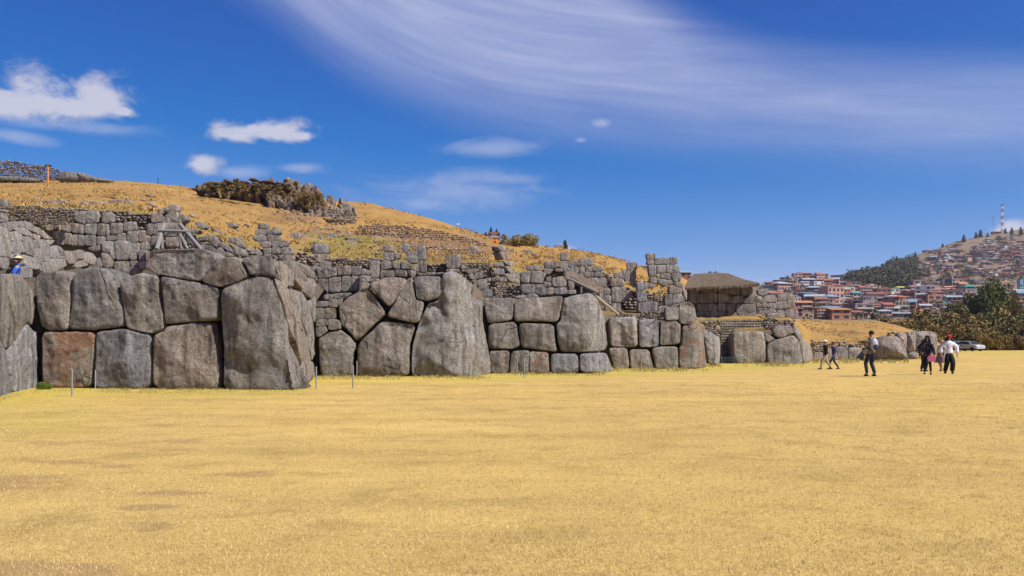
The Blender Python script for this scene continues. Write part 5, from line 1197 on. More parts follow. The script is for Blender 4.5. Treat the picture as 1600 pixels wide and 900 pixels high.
for k in range(8):
    z0, z1 = Hm * k / 8, Hm * (k + 1) / 8; w0, w1 = lerp(1.7, .9, k / 8), lerp(1.7, .9, (k + 1) / 8); mb = MB(); cs = [(1, 1), (-1, 1), (-1, -1), (1, -1)]
    for i in range(4):
        a, b_ = cs[i], cs[(i + 1) % 4]
        mb.tube((a[0]*w0, a[1]*w0, z0), (a[0]*w1, a[1]*w1, z1), .17, None, 4); mb.tube((a[0]*w0, a[1]*w0, z0), (b_[0]*w1, b_[1]*w1, z1), .17, None, 4); mb.tube((b_[0]*w0, b_[1]*w0, z0), (a[0]*w1, a[1]*w1, z1), .17, None, 4); mb.tube((a[0]*w1, a[1]*w1, z1), (b_[0]*w1, b_[1]*w1, z1), .17, None, 4)
    mb.build('mast_section', M['mred'] if k % 2 == 0 else M['mwhite'], mast)
MB().box(-1.6, 1.6, -1.6, 1.6, Hm, Hm + 1.3).build('antenna_head', M['dark'], mast)
p2 = town_pt(1552, 368); o = MB().tube((0, 0, 0), (0, 0, 31 / F * p2.y), .35, .2, 6).box(-.7, .7, -.4, .4, 24 / F * p2.y, 31 / F * p2.y).build('thin_mast', M['steel'], None, tuple(p2)); setp(o, 'thin grey mast left of the red and white one', 'mast')

# ------------------------------------------------------------------ cars half hidden by the shrubs
M['car_white'] = plain('white_car_paint', (.42, .44, .46), .3, .03); M['car_dark'] = plain('dark_car_paint', (.04, .045, .05), .3); M['glass'] = plain('car_glass', (.03, .04, .05), .1); M['tyre'] = plain('tyre', (.02, .02, .02), .9)
def car(loc, rz, paint, label):
    e = empty('parked_car', loc, label, 'car', None, rz)
    prof = [(-2.15, .35), (-2.18, .72), (-1.9, .90), (-1.2, .98), (-.65, 1.42), (.75, 1.46), (1.45, 1.02), (2.1, .92), (2.15, .4)]
    mb = MB(); v = []
    for sgn, sh in ((-1, 1.0), (1, 1.0)): v += [(x, sgn * (.84 if z < 1.1 else .66), z) for x, z in prof]
    n = len(prof); mb.add(v, [tuple(range(n)), tuple(range(2 * n - 1, n - 1, -1))] + [(i, (i + 1) % n, n + (i + 1) % n, n + i)[::-1] for i in range(n)]); mb.build('body', paint, e)
    for s in (-1, 1):
        MB().add([(-1.02, s*.835, 1.02), (-.58, s*.70, 1.36), (.68, s*.70, 1.38), (1.22, s*.835, 1.04)], [(0, 1, 2, 3)]).build('side_window', M['glass'], e, (0, s*.02, 0))
        for x in (-1.35, 1.35): MB().tube((x, s*.70, .32), (x, s*.88, .32), .32, None, 14).build('wheel', M['tyre'], e)
    MB().add([(-1.21, -.72, 1.0), (-1.21, .72, 1.0), (-.68, .6, 1.40), (-.68, -.6, 1.40)], [(0, 1, 2, 3)]).build('windscreen', M['glass'], e, (-.02, 0, .02))
    MB().box(-2.2, -2.14, -.75, -.45, .62, .76).box(-2.2, -2.14, .45, .75, .62, .76).build('headlights', M['mwhite'], e)
car(gp2(1499, 133), R(66), M['car_white'], 'white car just right of the woman in the red cap'); car(gp2(1513, 131), R(112), M['car_white'], 'second white car, tucked into the shade of the shrubs')
# ------------------------------------------------------------------ houses
m, g, b = mat_new('house_wall'); oi = g.add('ShaderNodeObjectInfo'); ps = g.add('ShaderNodeNewGeometry').outputs['Position']
n_ = g.noise(ps, .35, 5, .65); br_ = g.add('ShaderNodeTexBrick'); 
c = g.mix(1.0, oi.outputs['Color'], g.mix(g.mapr(n_, .3, .7), (.75, .73, .72, 1), (1.12, 1.1, 1.08, 1)), 'MULTIPLY'); g.set(b, 'Base Color', c); M['house'] = m
m, g, b = mat_new('house_roof'); oi = g.add('ShaderNodeObjectInfo'); ps = g.add('ShaderNodeNewGeometry').outputs['Position']
c = g.mix(1.0, oi.outputs['Color'], g.mix(g.mapr(g.noise(ps, .8, 5, .7), .3, .7), (.7, .68, .66, 1), (1.15, 1.12, 1.1, 1)), 'MULTIPLY'); g.set(b, 'Base Color', c); M['roof'] = m
M['window'] = plain('dark_window', (.035, .04, .05), .25); M['slab'] = plain('concrete_edge', (.42, .38, .34), .9)
BRICK, ORANGE, PINK, CREAM, WHITE, GREY, MAUVE, GREEN, TAN = (.33, .155, .105), (.46, .21, .11), (.50, .30, .25), (.56, .49, .37), (.68, .67, .65), (.33, .31, .30), (.27, .19, .21), (.52, .56, .42), (.40, .29, .20)
TIN, TILE, RUSTR, BLUER = (.36, .40, .43), (.36, .13, .085), (.24, .12, .09), (.18, .30, .42)
HM = {}
def house_meshes(fl, bays, rf, seed):
    """unit house: width 1 (x), depth 1 (y), height 1 (z); windows recessed frames with glass, floor edges, parapet or pitched roof"""
    random.seed(seed); key = (fl, bays, rf, seed)
    if key in HM: return HM[key]
    wl_ = MB(); wn = MB(); sl = MB(); rt = .0 if rf == 'flat' else .16; top = 1 - rt
    wl_.box(-.5, .5, 0, 1, -.6, top)
    if rf == 'flat':
        for a in ((-.5, .5, .0, .03), (-.5, .5, .97, 1.0), (-.5, -.47, .03, .97), (.47, .5, .03, .97)): wl_.box(a[0], a[1], a[2], a[3], top, top + .04)
        if seed % 3 == 0: wl_.box(.1, .42, .3, .7, top, top + .22)
        if seed % 2 == 0:
            for x in (-.48, -.2, .1, .46): wl_.box(x, x + .02, .02, .05, top, top + .16)
    for f in range(fl):
        z0 = top * f / fl; zh = top / fl
        sl.box(-.515, .515, -.02, .02, z0 + zh * .96, z0 + zh * 1.0)
        if seed % 2 and f: sl.box(-.45 + .1 * (seed % 3), .38, -.10, 0, z0 - .012, z0 + .012); sl.box(-.45 + .1 * (seed % 3), .38, -.105, -.095, z0, z0 + zh * .3)
        for k in range(bays):
            if random.random() < .12: continue
            w = 1 / bays; x = -.5 + w * (k + .5); ww = w * random.uniform(.24, .36)
            zb = z0 + zh * (.32 if f or random.random() < .5 else .05)
            wn.box(x - ww, x + ww, -.006, .01, zb, z0 + zh * .80); sl.box(x - ww - .01, x + ww + .01, -.014, .0, zb - zh * .05, zb)
        for k in range(2):
            if random.random() < .7: wn.box(-.503, -.49, .2 + .4 * k, .4 + .4 * k, z0 + zh * .35, z0 + zh * .8); wn.box(.49, .503, .2 + .4 * k, .4 + .4 * k, z0 + zh * .35, z0 + zh * .8)
    rm = None
    if rf != 'flat':
        rm = MB()
        if rf == 'gable': v = [(-.56, -.1, top - .03), (.56, -.1, top - .03), (.56, .5, 1), (-.56, .5, 1), (.56, 1.06, top - .03), (-.56, 1.06, top - .03)]; f_ = [(0, 1, 2, 3), (3, 2, 4, 5)]
        elif rf == 'shed': v = [(-.56, -.1, top), (.56, -.1, top), (.56, 1.05, 1), (-.56, 1.05, 1)]; f_ = [(0, 1, 2, 3)]
        else: v = [(-.56, -.1, top), (.56, -.1, top), (.22, .5, 1), (-.22, .5, 1), (.56, 1.06, top), (-.56, 1.06, top)]; f_ = [(0, 1, 2, 3), (3, 2, 4, 5), (1, 4, 2), (0, 3, 5)]
        k = len(v); rm.add(v + [(a, b, c - .03) for a, b, c in v], f_ + [tuple(i + k for i in q[::-1]) for q in f_] + [(0, k, k + 1, 1)])
        if rf in ('gable', 'shed'):
            for s in (-.5, .5): wl_.add([(s, 0, top), (s, 1, top), (s, .5 if rf == 'gable' else 1, .985)], [(0, 1, 2)])
    HM[key] = (wl_.mesh('house_wall'), wn.mesh('windows'), sl.mesh('ledges'), rm.mesh('roof') if rm else None)
    for me, mt in zip(HM[key], ('house', 'window', 'slab', 'roof')):
        if me: me.materials.append(M[mt])
    return HM[key]
def house(px, base, w, h, wallc, rf, roofc, fl, bays, label, group='houses of the far town', seed=None, Y=None, rz=None, dep=None, name='house'):
    p = town_pt(px, base) if Y is None else P(px, base, Y)
    W_, H_ = w / F * p.y, h / F * p.y; D_ = dep or W_ * .8
    st_ = random.getstate(); ms = house_meshes(fl, bays, rf, seed if seed is not None else random.randrange(6)); random.setstate(st_); random.random()
    e = empty(name, tuple(p), label, 'house', group, R(random.uniform(-28, 22)) if rz is None else R(rz)); e.scale = (W_, D_, H_)
    for nm, me in zip(('wall', 'windows', 'ledges', 'roof'), ms):
        if me is None: continue
        o = link(nm, me, None, e)
        if nm in ('windows', 'ledges'): o['kind'] = 'stuff'
        o.color = (roofc if nm == 'roof' else wallc) + (1,)
    return e
PR = [  # x0 x1 top base wall roof kind floors bays label
 (1280, 1306, 467, 481, PINK, None, 'flat', 2, 5, 'long salmon two storey house with rows of dark windows'), (1276.7, 1293, 481, 499, ORANGE, None, 'flat', 4, 3, 'narrow bright orange four storey house above the grassy mound'),
 (1349, 1370, 463, 478, GREY, None, 'flat', 2, 5, 'pale grey arcaded house with dark openings'), (1345, 1364.5, 449, 465, PINK, None, 'flat', 3, 5, 'pinkish block with a grey lower wall behind the arcaded house'),
 (1276.6, 1296.6, 452, 466, ORANGE, BLUER, 'shed', 2, 2, 'rust orange house with a blue grey sheet roof'), (1296.6, 1318, 453, 467, MAUVE, ORANGE, 'shed', 1, 1, 'blank mauve brick side wall with an orange roof edge'),
 (1316.6, 1342, 446, 455, GREEN, TILE, 'gable', 1, 5, 'long pale green house with a red roof'), (1303, 1320, 429, 438, WHITE, TILE, 'gable', 1, 5, 'long white house with red roof on the town skyline'),
 (1382, 1398, 472, 496, PINK, TILE, 'shed', 4, 4, 'tall pinkish four storey house beside the shrub belt'), (1399, 1421, 471, 495, TAN, None, 'flat', 3, 4, 'tan house with a tall dark doorway beside the shrub belt'),
 (1371, 1393, 451, 472, BRICK, None, 'flat', 3, 3, 'unfinished red brick house with deep dark openings'), (1349, 1360, 487, 498, CREAM, RUSTR, 'shed', 1, 3, 'small yellow house under a dark roof'),
 (1329, 1349, 485, 498, PINK, TILE, 'gable', 1, 4, 'low house with a sagging red tiled roof'), (1242, 1251.5, 465, 481, WHITE, None, 'flat', 3, 2, 'slim white house with cyan shadows beside the block pile'),
 (1508, 1526, 444, 466, GREY, (.06, .25, .2), 'hip', 4, 1, 'grey striped block with a dark green hipped roof'), (1425, 1442, 446, 457, WHITE, None, 'flat', 2, 4, 'bright white house front below a brick upper wall'),
 (1428, 1448, 438, 456, PINK, None, 'flat', 3, 2, 'pink brick block behind the bright white front'), (1456, 1475, 454, 470, ORANGE, TILE, 'shed', 3, 3, 'long orange house with three balcony bands'),
 (1416, 1456, 457, 468, CREAM, TAN, 'shed', 2, 8, 'wide cream building with a row of windows'), (1420, 1438, 467, 482, TAN, None, 'flat', 2, 3, 'tan brick house with four dark windows'),
 (1476, 1487, 472, 480, GREY, (.05, .36, .30), 'gable', 1, 2, 'low shed with a turquoise roof'), (1240.5, 1254, 426, 437, PINK, None, 'flat', 2, 2, 'brick house on the town skyline, left of two'),
 (1255.6, 1269, 424, 437, ORANGE, TILE, 'shed', 3, 3, 'tall brick house on the town skyline, right of two'), (1284, 1294, 428, 438, BRICK, None, 'flat', 2, 3, 'dark brick house on the skyline left of the long white one'),
 (1594, 1606, 438, 466, (.25, .45, .52), None, 'flat', 5, 3, 'glassy blue tower block at the right edge'), (1571, 1600, 479, 500, BRICK, TILE, 'gable', 2, 5, 'red roofed houses at the right edge behind the trees'),
 (1319, 1333, 452, 470, ORANGE, None, 'flat', 3, 3, 'orange three storey house left of the teal awning'), (1333, 1346, 455, 472, TAN, (.10, .33, .36), 'shed', 2, 2, 'tan house with a teal awning roof'),
 (1308, 1316, 468, 481, (.55, .50, .56), None, 'flat', 2, 2, 'lilac white house with a blue door'), (1313, 1322, 487, 499, CREAM, (.2, .34, .18), 'shed', 2, 2, 'small yellow house with a green roof edge'),
 (1401, 1418, 447, 460, GREY, (.50, .48, .12), 'hip', 2, 3, 'grey house with a yellow green roof'), (1448, 1458, 443, 456, PINK, WHITE, 'shed', 2, 1, 'pink tower like house with a white roof slab'),
 (1488, 1505, 452, 466, BRICK, None, 'flat', 3, 4, 'brick block left of the green roofed building'), (1396, 1412, 462, 473, ORANGE, TILE, 'shed', 1, 3, 'house with a bright orange roof edge and white gable'),
 (1293, 1311, 478, 487, TAN, RUSTR, 'shed', 1, 2, 'dusty tan wall behind the narrow orange house'), (1365, 1383, 474, 487, BRICK, RUSTR, 'gable', 1, 2, 'dark red barn roofed house at the town centre')]
for i, (x0, x1, t, bs, wc_, rc, kd, fl, by, lab) in enumerate(PR):
    house((x0 + x1) / 2, bs, x1 - x0, bs - t, wc_, kd, rc or GREY, fl, by, lab, seed=i % 6, rz=random.uniform(-6, 6))
# the rest of the town: each house placed on its slope, far rows first
names = {BRICK: 'red brick', ORANGE: 'orange brick', PINK: 'pinkish', CREAM: 'cream', WHITE: 'white', GREY: 'grey', MAUVE: 'mauve brick', GREEN: 'pale green', TAN: 'tan'}
kn = {'flat': 'flat roofed', 'gable': 'gabled', 'shed': 'lean roofed', 'hip': 'hip roofed'}
cnt = 0; rk = -1
base = 441.0
while base < 503:
    hk = 0; rk += 1; p0 = town_pt(1300, base).y; hw = random.uniform(8, 11); px = 1192 + random.uniform(0, 6)
    while px < 1606:
        Yq = town_pt(px, base).y; w = random.uniform(6.5, 12) / Yq * F; fl = random.choice([1, 1, 2, 2, 3]); h = (fl * 2.6 + .6) / Yq * F
        ok = not (px > 1325 and base < interp(px, [(1325, 440), (1345, 452), (1440, 455), (1600, 452)]))
        if px < 1210 and base - h < 440: ok = False
        if base > 488 and px > 1440: ok = False
        if px > 1490 and base > 478 and px < 1560: ok = False
        if base > 497 and px < 1272: ok = False
        if ok and cnt < 200 and random.random() < .9:
            if base > 478: w *= .8; h *= .85
            wc_ = random.choice([BRICK, ORANGE, PINK, PINK, TAN, MAUVE, CREAM] if base > 474 else [BRICK, ORANGE, PINK, PINK, PINK, CREAM, WHITE, WHITE, GREY, TAN, TAN, MAUVE, GREEN]); kd = random.choice(['flat', 'flat', 'shed', 'gable', 'gable', 'hip'])
            house(px + w / 2, base + random.uniform(-2.5, 2.5), w, h * random.uniform(.8, 1.2), wc_, kd, random.choice([TILE, TILE, RUSTR, TIN, TIN, BLUER, ORANGE]), fl, random.choice([2, 3, 4]),
                  '%s %s %s house, %s from left, %s row below skyline' % (names[wc_], kn[kd], ['low', 'two storey', 'three storey'][fl - 1], ORD[min(hk, 35)], ORD[rk])); cnt += 1; hk += 1
        px += w * random.uniform(.95, 1.25)
    base += lerp(3.4, 6.2, (base - 441) / 60)
# small houses on the big hill
for px, py, w, h, c_, rc in [(1559, 366, 12, 5, ORANGE, TILE), (1563, 376, 9, 5, PINK, TIN), (1590, 371, 12, 5, PINK, TILE), (1597, 382, 10, 7, ORANGE, TILE), (1528, 389, 10, 5, WHITE, TIN), (1541, 393, 14, 4, (.14, .12, .25), TIN), (1562, 391, 10, 5, GREY, TIN), (1577, 391, 7, 5, PINK, TILE), (1588, 391, 8, 5, BRICK, TILE), (1595, 394, 4, 6, CREAM, TIN),
                               (1524, 430, 14, 6, (.16, .13, .22), TIN), (1532, 429, 4, 9, ORANGE, TILE), (1445, 391, 7, 4, PINK, WHITE), (1454, 397, 5, 8, CREAM, TIN), (1502, 379, 9, 2.5, WHITE, WHITE), (1485, 424, 8, 5, PINK, TILE), (1494, 427, 8, 4, MAUVE, TIN), (1484, 406, 4, 7, WHITE, TIN), (1502, 403, 7, 3.5, WHITE, TIN), (1556, 405, 9, 5, MAUVE, TILE), (1561, 404, 5, 5, WHITE, TIN), (1520, 398, 8, 3.5, TAN, TIN), (1386, 418, 7, 4, ORANGE, TILE), (1380, 421, 5, 3, WHITE, TIN), (1402, 414, 8, 3, CREAM, TIN)]:
    house(px, py, w, h, c_, 'shed', rc, 1 if h < 6 else 2, 3, '%s house standing on the bare slope of the far hill' % {ORANGE: 'small orange', PINK: 'small pink', WHITE: 'small white', GREY: 'small grey', CREAM: 'small cream', TAN: 'small tan', BRICK: 'small brick red', MAUVE: 'small mauve'}.get(c_, 'small dark violet'), 'small houses on the far hill')
far = {'w': MB(), 'r': MB(), 'd': MB()}
def tiny(px, py, w, h):
    p = town_pt(px, py); W_, H_ = w / F * p.y, h / F * p.y; D_ = W_ * .8; a = R(random.uniform(-35, 35)); ca, sa = math.cos(a), math.sin(a)
    def T(v): return [(p.x + x * ca - y * sa, p.y + x * sa + y * ca, p.z + z) for x, y, z in v]
    b = MB().box(-W_/2, W_/2, 0, D_, -4, H_); far['w'].add(T(b.v), b.f)
    sl = random.choice([0, .1, .3]) * H_; e = .12 * W_
    v = [(-W_/2-e, -e, H_ + .02), (W_/2+e, -e, H_ + .02), (W_/2+e, D_+e, H_ + sl + .02), (-W_/2-e, D_+e, H_ + sl + .02)]; v += [(x, y, z + .25) for x, y, z in v]
    far['r'].add(T(v), [(0, 3, 2, 1), (4, 5, 6, 7), (0, 1, 5, 4), (1, 2, 6, 5), (2, 3, 7, 6), (3, 0, 4, 7)])
    for f in range(max(1, round(H_ / 3.2))):
        for k in range(3):
            if random.random() < .8:
                x = -W_/2 + W_ * (k + .5) / 3; z = 3.0 * f + 1.0; b = MB().box(x - W_ * .09, x + W_ * .09, -.06, .05, z, min(z + 1.4, H_ - .2)); far['d'].add(T(b.v), b.f)
n_ = 0
while n_ < 430:
    px = random.uniform(1432, 1612); py = random.choice([random.gauss(390, 5), random.gauss(405, 8), random.gauss(424, 9), random.uniform(372, 452)])
    if py < interp(px, [(1432, 405), (1480, 387), (1530, 375), (1600, 367)]) + 3 or py > 452: continue
    if noise.noise(Vector((px * .03, py * .09, 4))) < -.22: continue
    tiny(px, py, random.uniform(4, 9), random.uniform(2.4, 5.0)); n_ += 1
for _ in range(170): tiny(random.uniform(1195, 1500), random.uniform(444, 490), random.uniform(7, 14), random.uniform(5, 9))
V = []; Fc = []; mi = []
for k, key in enumerate('wrd'):
    o_ = len(V); V += far[key].v; Fc += [tuple(i + o_ for i in q) for q in far[key].f]; mi += [k] * len(far[key].f)
me = bpy.data.meshes.new('distant_houses'); me.from_pydata(V, [], Fc)
def isl(name, cols):
    m, g, b = mat_new(name); ge = g.add('ShaderNodeNewGeometry'); cr = g.add('ShaderNodeValToRGB'); cr.color_ramp.interpolation = 'CONSTANT'; g.l.new(ge.outputs['Random Per Island'], cr.inputs[0]); e = cr.color_ramp.elements
    e[0].color = cols[0] + (1,); e[1].position = 1 - 1 / len(cols); e[1].color = cols[-1] + (1,)
    for i, c in enumerate(cols[1:-1]): el = e.new((i + 1) / len(cols)); el.color = c + (1,)
    g.set(b, 'Base Color', cr.outputs[0]); return m
for mt in (isl('distant_walls', [BRICK, PINK, TAN, ORANGE, CREAM, BRICK, MAUVE, WHITE, PINK, GREY]), isl('distant_roofs', [TILE, RUSTR, TIN, TILE, (.45, .24, .17), TIN, RUSTR, GREY]), M['window']): me.materials.append(mt)
me.polygons.foreach_set('material_index', mi)
setp(link('distant_houses', me), 'mass of tiny brick and tin roofed houses climbing the far hill', 'houses', None, 'stuff')
# houses on the ridge behind the golden hill
for px, bs, w, h, c_, kd, rc, fl, by, lab in [(772, 380, 19, 17, BRICK, 'flat', TILE, 2, 3, 'square red brick house on the ridge above the retaining wall'), (753, 376, 17, 12, BRICK, 'shed', TILE, 2, 3, 'lower brick house with red roof left of the square ridge house'),
                                              (872, 397, 12, 14, GREY, 'flat', TIN, 2, 2, 'pale two storey house on the ridge left of the tall dark tree'), (906, 402, 22, 7, PINK, 'gable', TILE, 1, 3, 'low house with a pink tiled roof on the ridge'), (926, 406, 18, 7, BRICK, 'gable', RUSTR, 1, 2, 'brown roofed house on the ridge right of the pink roofed one'),
                                              (956, 413, 12, 6, MAUVE, 'shed', RUSTR, 1, 2, 'dark roof peeping over the ridge left of the ruined tower'), (860, 395, 8, 8, PINK, 'gable', TILE, 1, 1, 'small pink gable on the ridge'), (1003, 420, 20, 5, BRICK, 'gable', RUSTR, 1, 2, 'brown roof just left of the ruined tower'),
                                              (1072, 432, 16, 8, BRICK, 'gable', TIN, 1, 2, 'dark pitched roof right of the ruined tower'), (1085, 436, 16, 6, PINK, 'gable', TILE, 1, 2, 'pinkish roof directly left of the thatched ridge'), (1117, 446, 26, 17, PINK, 'flat', TIN, 2, 3, 'house hidden behind the thatched roof carrying two dark tanks'), (1050, 428, 12, 6, TAN, 'flat', TILE, 1, 2, 'tan house behind the foot of the ruined tower')]:
    house(px, bs, w, h, c_, kd, rc, fl, by, lab, 'houses along the near ridge', seed=1, Y=280, rz=0 if px != 926 else 8)
for px, lab in ((1112.8, 'left of two dark blue domed tanks showing above the thatched roof'), (1121.5, 'right of two dark blue domed tanks showing above the thatched roof')):
    Y = 280; s = Y / F; p = P(px, 429.5, Y); mb = MB(); mb.tube((0, 0, 0), (0, 0, 3 * s), 4.2 * s, None, 16); mb.ell((0, 0, 3 * s), (4.2 * s, 4.2 * s, 3.3 * s), 16, 8, 0); mb.tube((0, 0, 6 * s), (0, 0, 6.8 * s), .9 * s)
    o = mb.build('water_tank', plain('dark_blue_plastic', (.02, .05, .13), .4), None, (p.x, p.y + 3, p.z), True); setp(o, lab, 'water tank')

by = {}
for o in C.objects:
    if o.get('group') == 'small houses on the far hill': by.setdefault(o['label'].split(' house')[0], []).append(o)
for k, L in by.items():
    for i, o in enumerate(sorted(L, key=lambda q: q.location.x / q.location.y)): o['label'] = '%s house, %s from left among its colour on the far hill' % (k, ORD[min(i, 35)])
# ------------------------------------------------------------------ people
def skin(name, nodes, edges, mat, parent, lvl=1, root=0):
    """nodes: {key: (x, y, z, r)}; edges: list of key pairs -> one smooth continuous surface"""
    ks = list(nodes); me = bpy.data.meshes.new(name); me.from_pydata([nodes[k][:3] for k in ks], [(ks.index(a), ks.index(b)) for a, b in edges], [])
    o = link(name, me, None, parent); md = o.modifiers.new('skin', 'SKIN'); md.use_smooth_shade = True; md.branch_smoothing = .6
    sk = me.skin_vertices[0].data
    for i, k in enumerate(ks):
        r = nodes[k][3]; sk[i].radius = r if isinstance(r, tuple) else (r, r); sk[i].use_root = (i == root)
    if lvl: s = o.modifiers.new('sub', 'SUBSURF'); s.levels = s.render_levels = lvl
    me.materials.append(M[mat] if isinstance(mat, str) else mat); return o
M['skin'] = plain('skin', (.38, .20, .13), .6, .05); M['hair'] = plain('dark_hair', (.018, .014, .012), .7)
def cloth(name, c, var=.15, sc_=14): return plain(name, c, .9, var, sc_)
def person(label, px, py, h, facing, pose, wear, Y=None, z=None, group=None):
    """facing: degrees, 0 = towards the camera, 90 = towards +X (right).  pose: foot / hand offsets in figure space (x right of figure, y forward)"""
    if Y is None:
        Y = 1.6 / (py - HY) * F
        for _ in range(8): Y = (CH - gz(Y)) / (py - HY) * F
    zz = gz(Y) if z is None else z
    e = empty('person', ((px - CX) / F * Y, Y, zz), label, 'person', group, R(facing)); e.scale = (h / 1.75,) * 3
    # figure space: forward = -y
    ft = pose.get('feet', ((.12, 0), (-.12, 0))); hd = pose.get('hands', ((.30, 0, .80), (-.30, 0, .80))); lean = pose.get('lean', 0)
    hipz = .93 if max(abs(f[1]) for f in ft) < .2 else .90; sh_z = 1.44
    N = {}; N['pelvis'] = (0, 0, hipz, (.155, .115)); N['waist'] = (0, -lean * .4, 1.10, (.135, .10)); N['chest'] = (0, -lean * .8, 1.30, (.165, .115)); N['neckb'] = (0, -lean, 1.47, (.07, .065)); N['neck'] = (0, -lean - .01, 1.53, .052)
    N['jaw'] = (0, -lean - .03, 1.585, (.062, .072)); N['face'] = (0, -lean - .02, 1.655, (.075, .092)); N['crown'] = (0, -lean - .005, 1.725, (.055, .068)); N['nose'] = (0, -lean - .125, 1.645, .010)
    E = [('pelvis', 'waist'), ('waist', 'chest'), ('chest', 'neckb'), ('neckb', 'neck'), ('neck', 'jaw'), ('jaw', 'face'), ('face', 'crown'), ('face', 'nose')]
    for s, (f, hnd) in zip('lr', zip(ft, hd)):
        q = 1 if s == 'l' else -1
        ank = Vector((f[0], -f[1], .09 + f[2] if len(f) > 2 else .09)); hip = Vector((q * .09, 0, hipz - .06)); kn_ = (hip + ank) / 2; fw = math.sqrt(max(0, .43 ** 2 - ((hip - ank).length / 2) ** 2)); kn_ += Vector((0, -max(.02, min(fw, .16)), .02))
        N['hip' + s] = (*hip, .088); N['knee' + s] = (*kn_, .060); N['calf' + s] = (*(kn_.lerp(ank, .35) + Vector((0, .02, 0))), .056); N['ank' + s] = (*ank, .040)
        N['heel' + s] = (ank.x, ank.y + .03, ank.z - .045, .038); N['toe' + s] = (ank.x + q * .02, ank.y - .15, ank.z - .055, .032)
        E += [('pelvis', 'hip' + s), ('hip' + s, 'knee' + s), ('knee' + s, 'calf' + s), ('calf' + s, 'ank' + s), ('ank' + s, 'heel' + s), ('ank' + s, 'toe' + s)]
        shd = Vector((q * .185, -lean * .9, sh_z - .02)); ha = Vector((hnd[0], -hnd[1], hnd[2])); el = (shd + ha) / 2; sag = math.sqrt(max(0, .285 ** 2 - ((shd - ha).length / 2) ** 2)); bend = Vector((q * .35, 1, -.3)) if hnd[1] > .1 else Vector((q * .8, .5, 0))
        el += bend.normalized() * min(sag, .2)
        N['sho' + s] = (*shd, .062); N['elb' + s] = (*el, .042); N['wri' + s] = (*ha, .027); d = (ha - el).normalized(); side = d.cross(Vector((0, 1, 0.01))).normalized()
        pm_ = ha + d * .07; N['palm' + s] = (*pm_, (.036, .018)); E += [('chest', 'sho' + s), ('sho' + s, 'elb' + s), ('elb' + s, 'wri' + s), ('wri' + s, 'palm' + s)]
        up = d.cross(side)
        for i, (o_, l) in enumerate(((-.027, .065), (-.009, .078), (.009, .074), (.026, .058))):
            b0 = pm_ + side * o_ + d * .035; b1 = b0 + d * l * .55 + up * .006; b2 = b1 + d * l * .4 + up * .022
            for k, (bb, r_) in enumerate(((b0, .0095), (b1, .0085), (b2, .0065))): N['f%s%d%d' % (s, i, k)] = (*bb, r_)
            E += [('palm' + s, 'f%s%d0' % (s, i)), ('f%s%d0' % (s, i), 'f%s%d1' % (s, i)), ('f%s%d1' % (s, i), 'f%s%d2' % (s, i))]
        t0 = ha + d * .03 - side * .034; t1 = t0 + d * .045 - side * .02 + up * .01; N['t%s0' % s] = (*t0, .011); N['t%s1' % s] = (*t1, .008); E += [('wri' + s, 't%s0' % s), ('t%s0' % s, 't%s1' % s)]
    skin('body', N, E, wear.get('skin', 'skin'), e)
    def sub(keys, add, name, mat, extra=None, ed=None):
        n2 = {k: (*N[k][:3], tuple(r + add for r in N[k][3]) if isinstance(N[k][3], tuple) else N[k][3] + add) for k in keys}
        if extra: n2.update(extra)
        e2 = [(a, b) for a, b in E if a in n2 and b in n2] + (ed or [])
        return skin(name, n2, e2, mat, e)
    tp = wear['top']
    sub(['waist', 'chest', 'neckb', 'shol', 'elbl', 'wril', 'shor', 'elbr', 'wrir'], tp[1], tp[0], tp[2], {'hem': (0, 0, tp[3] if len(tp) > 3 else .96, (.165 + tp[1], .125 + tp[1]))}, [('hem', 'waist')])
    bt = wear.get('bottom')
    if bt and bt[0] == 'skirt':
        mb = MB(); zs = bt[3]; n = 20; v = []
        mx = Vector(((ft[0][0] + ft[1][0]) / 2, -(ft[0][1] + ft[1][1]) / 2, 0)); w = .19 + .4 * abs(ft[0][0] - ft[1][0]) + .28 * (1 - zs)
        for j in range(7):
            t = j / 6; z_ = lerp(1.06, zs, t)
            for i in range(n):
                a = 6.283 * i / n; fold = 1 + .07 * t * math.sin(a * 6); rx = lerp(.155, w, t ** .8) * fold; ry = lerp(.12, w * .8, t ** .8) * fold; v.append((mx.x * t * .8 + rx * math.cos(a), mx.y * t * .8 + ry * math.sin(a), z_))
        mb.add(v, [(j * n + i, (j + 1) * n + i, (j + 1) * n + (i + 1) % n, j * n + (i + 1) % n) for j in range(6) for i in range(n)]); mb.build('skirt', bt[2], e, smooth=True)
    elif bt:
        sub(['pelvis', 'hipl', 'kneel', 'calfl', 'ankl', 'hipr', 'kneer', 'calfr', 'ankr'], bt[1], bt[0], bt[2], {'band': (0, 0, 1.05, (.145, .11))}, [('band', 'pelvis')])
    for s in 'lr':
        a = Vector(N['ank' + s][:3]); MB().ell((a.x, a.y - .055, a.z - .045), (.052, .145, .048), 10, 6, -.8).build('shoe', wear.get('shoe', M['dark']), e, smooth=True)
    hc = Vector((0, -lean - .005, 1.665)); hr = wear.get('hair', M['hair'])
    mb = MB(); mb.ell((hc.x, hc.y + .03, hc.z + .025), (.098, .115, .10), 14, 9, -.55)
    if wear.get('long'): 
        mb.ell((0, hc.y + .075, 1.50), (.13, .075, .22), 12, 8)
        for s in (-1, 1): mb.ell((s * .10, hc.y - .03, 1.47), (.055, .06, .19), 8, 7)
    mb.build('hair', hr, e, smooth=True)
    for s in (-1, 1): MB().ell((s * .032, hc.y - .092, 1.668), (.012, .006, .007), 6, 5).build('eye', M['dark'], e); 
    for s in (-1, 1): MB().ell((s * .088, hc.y + .0, 1.645), (.014, .022, .035), 6, 6).build('ear', wear.get('skin', M['skin']), e)
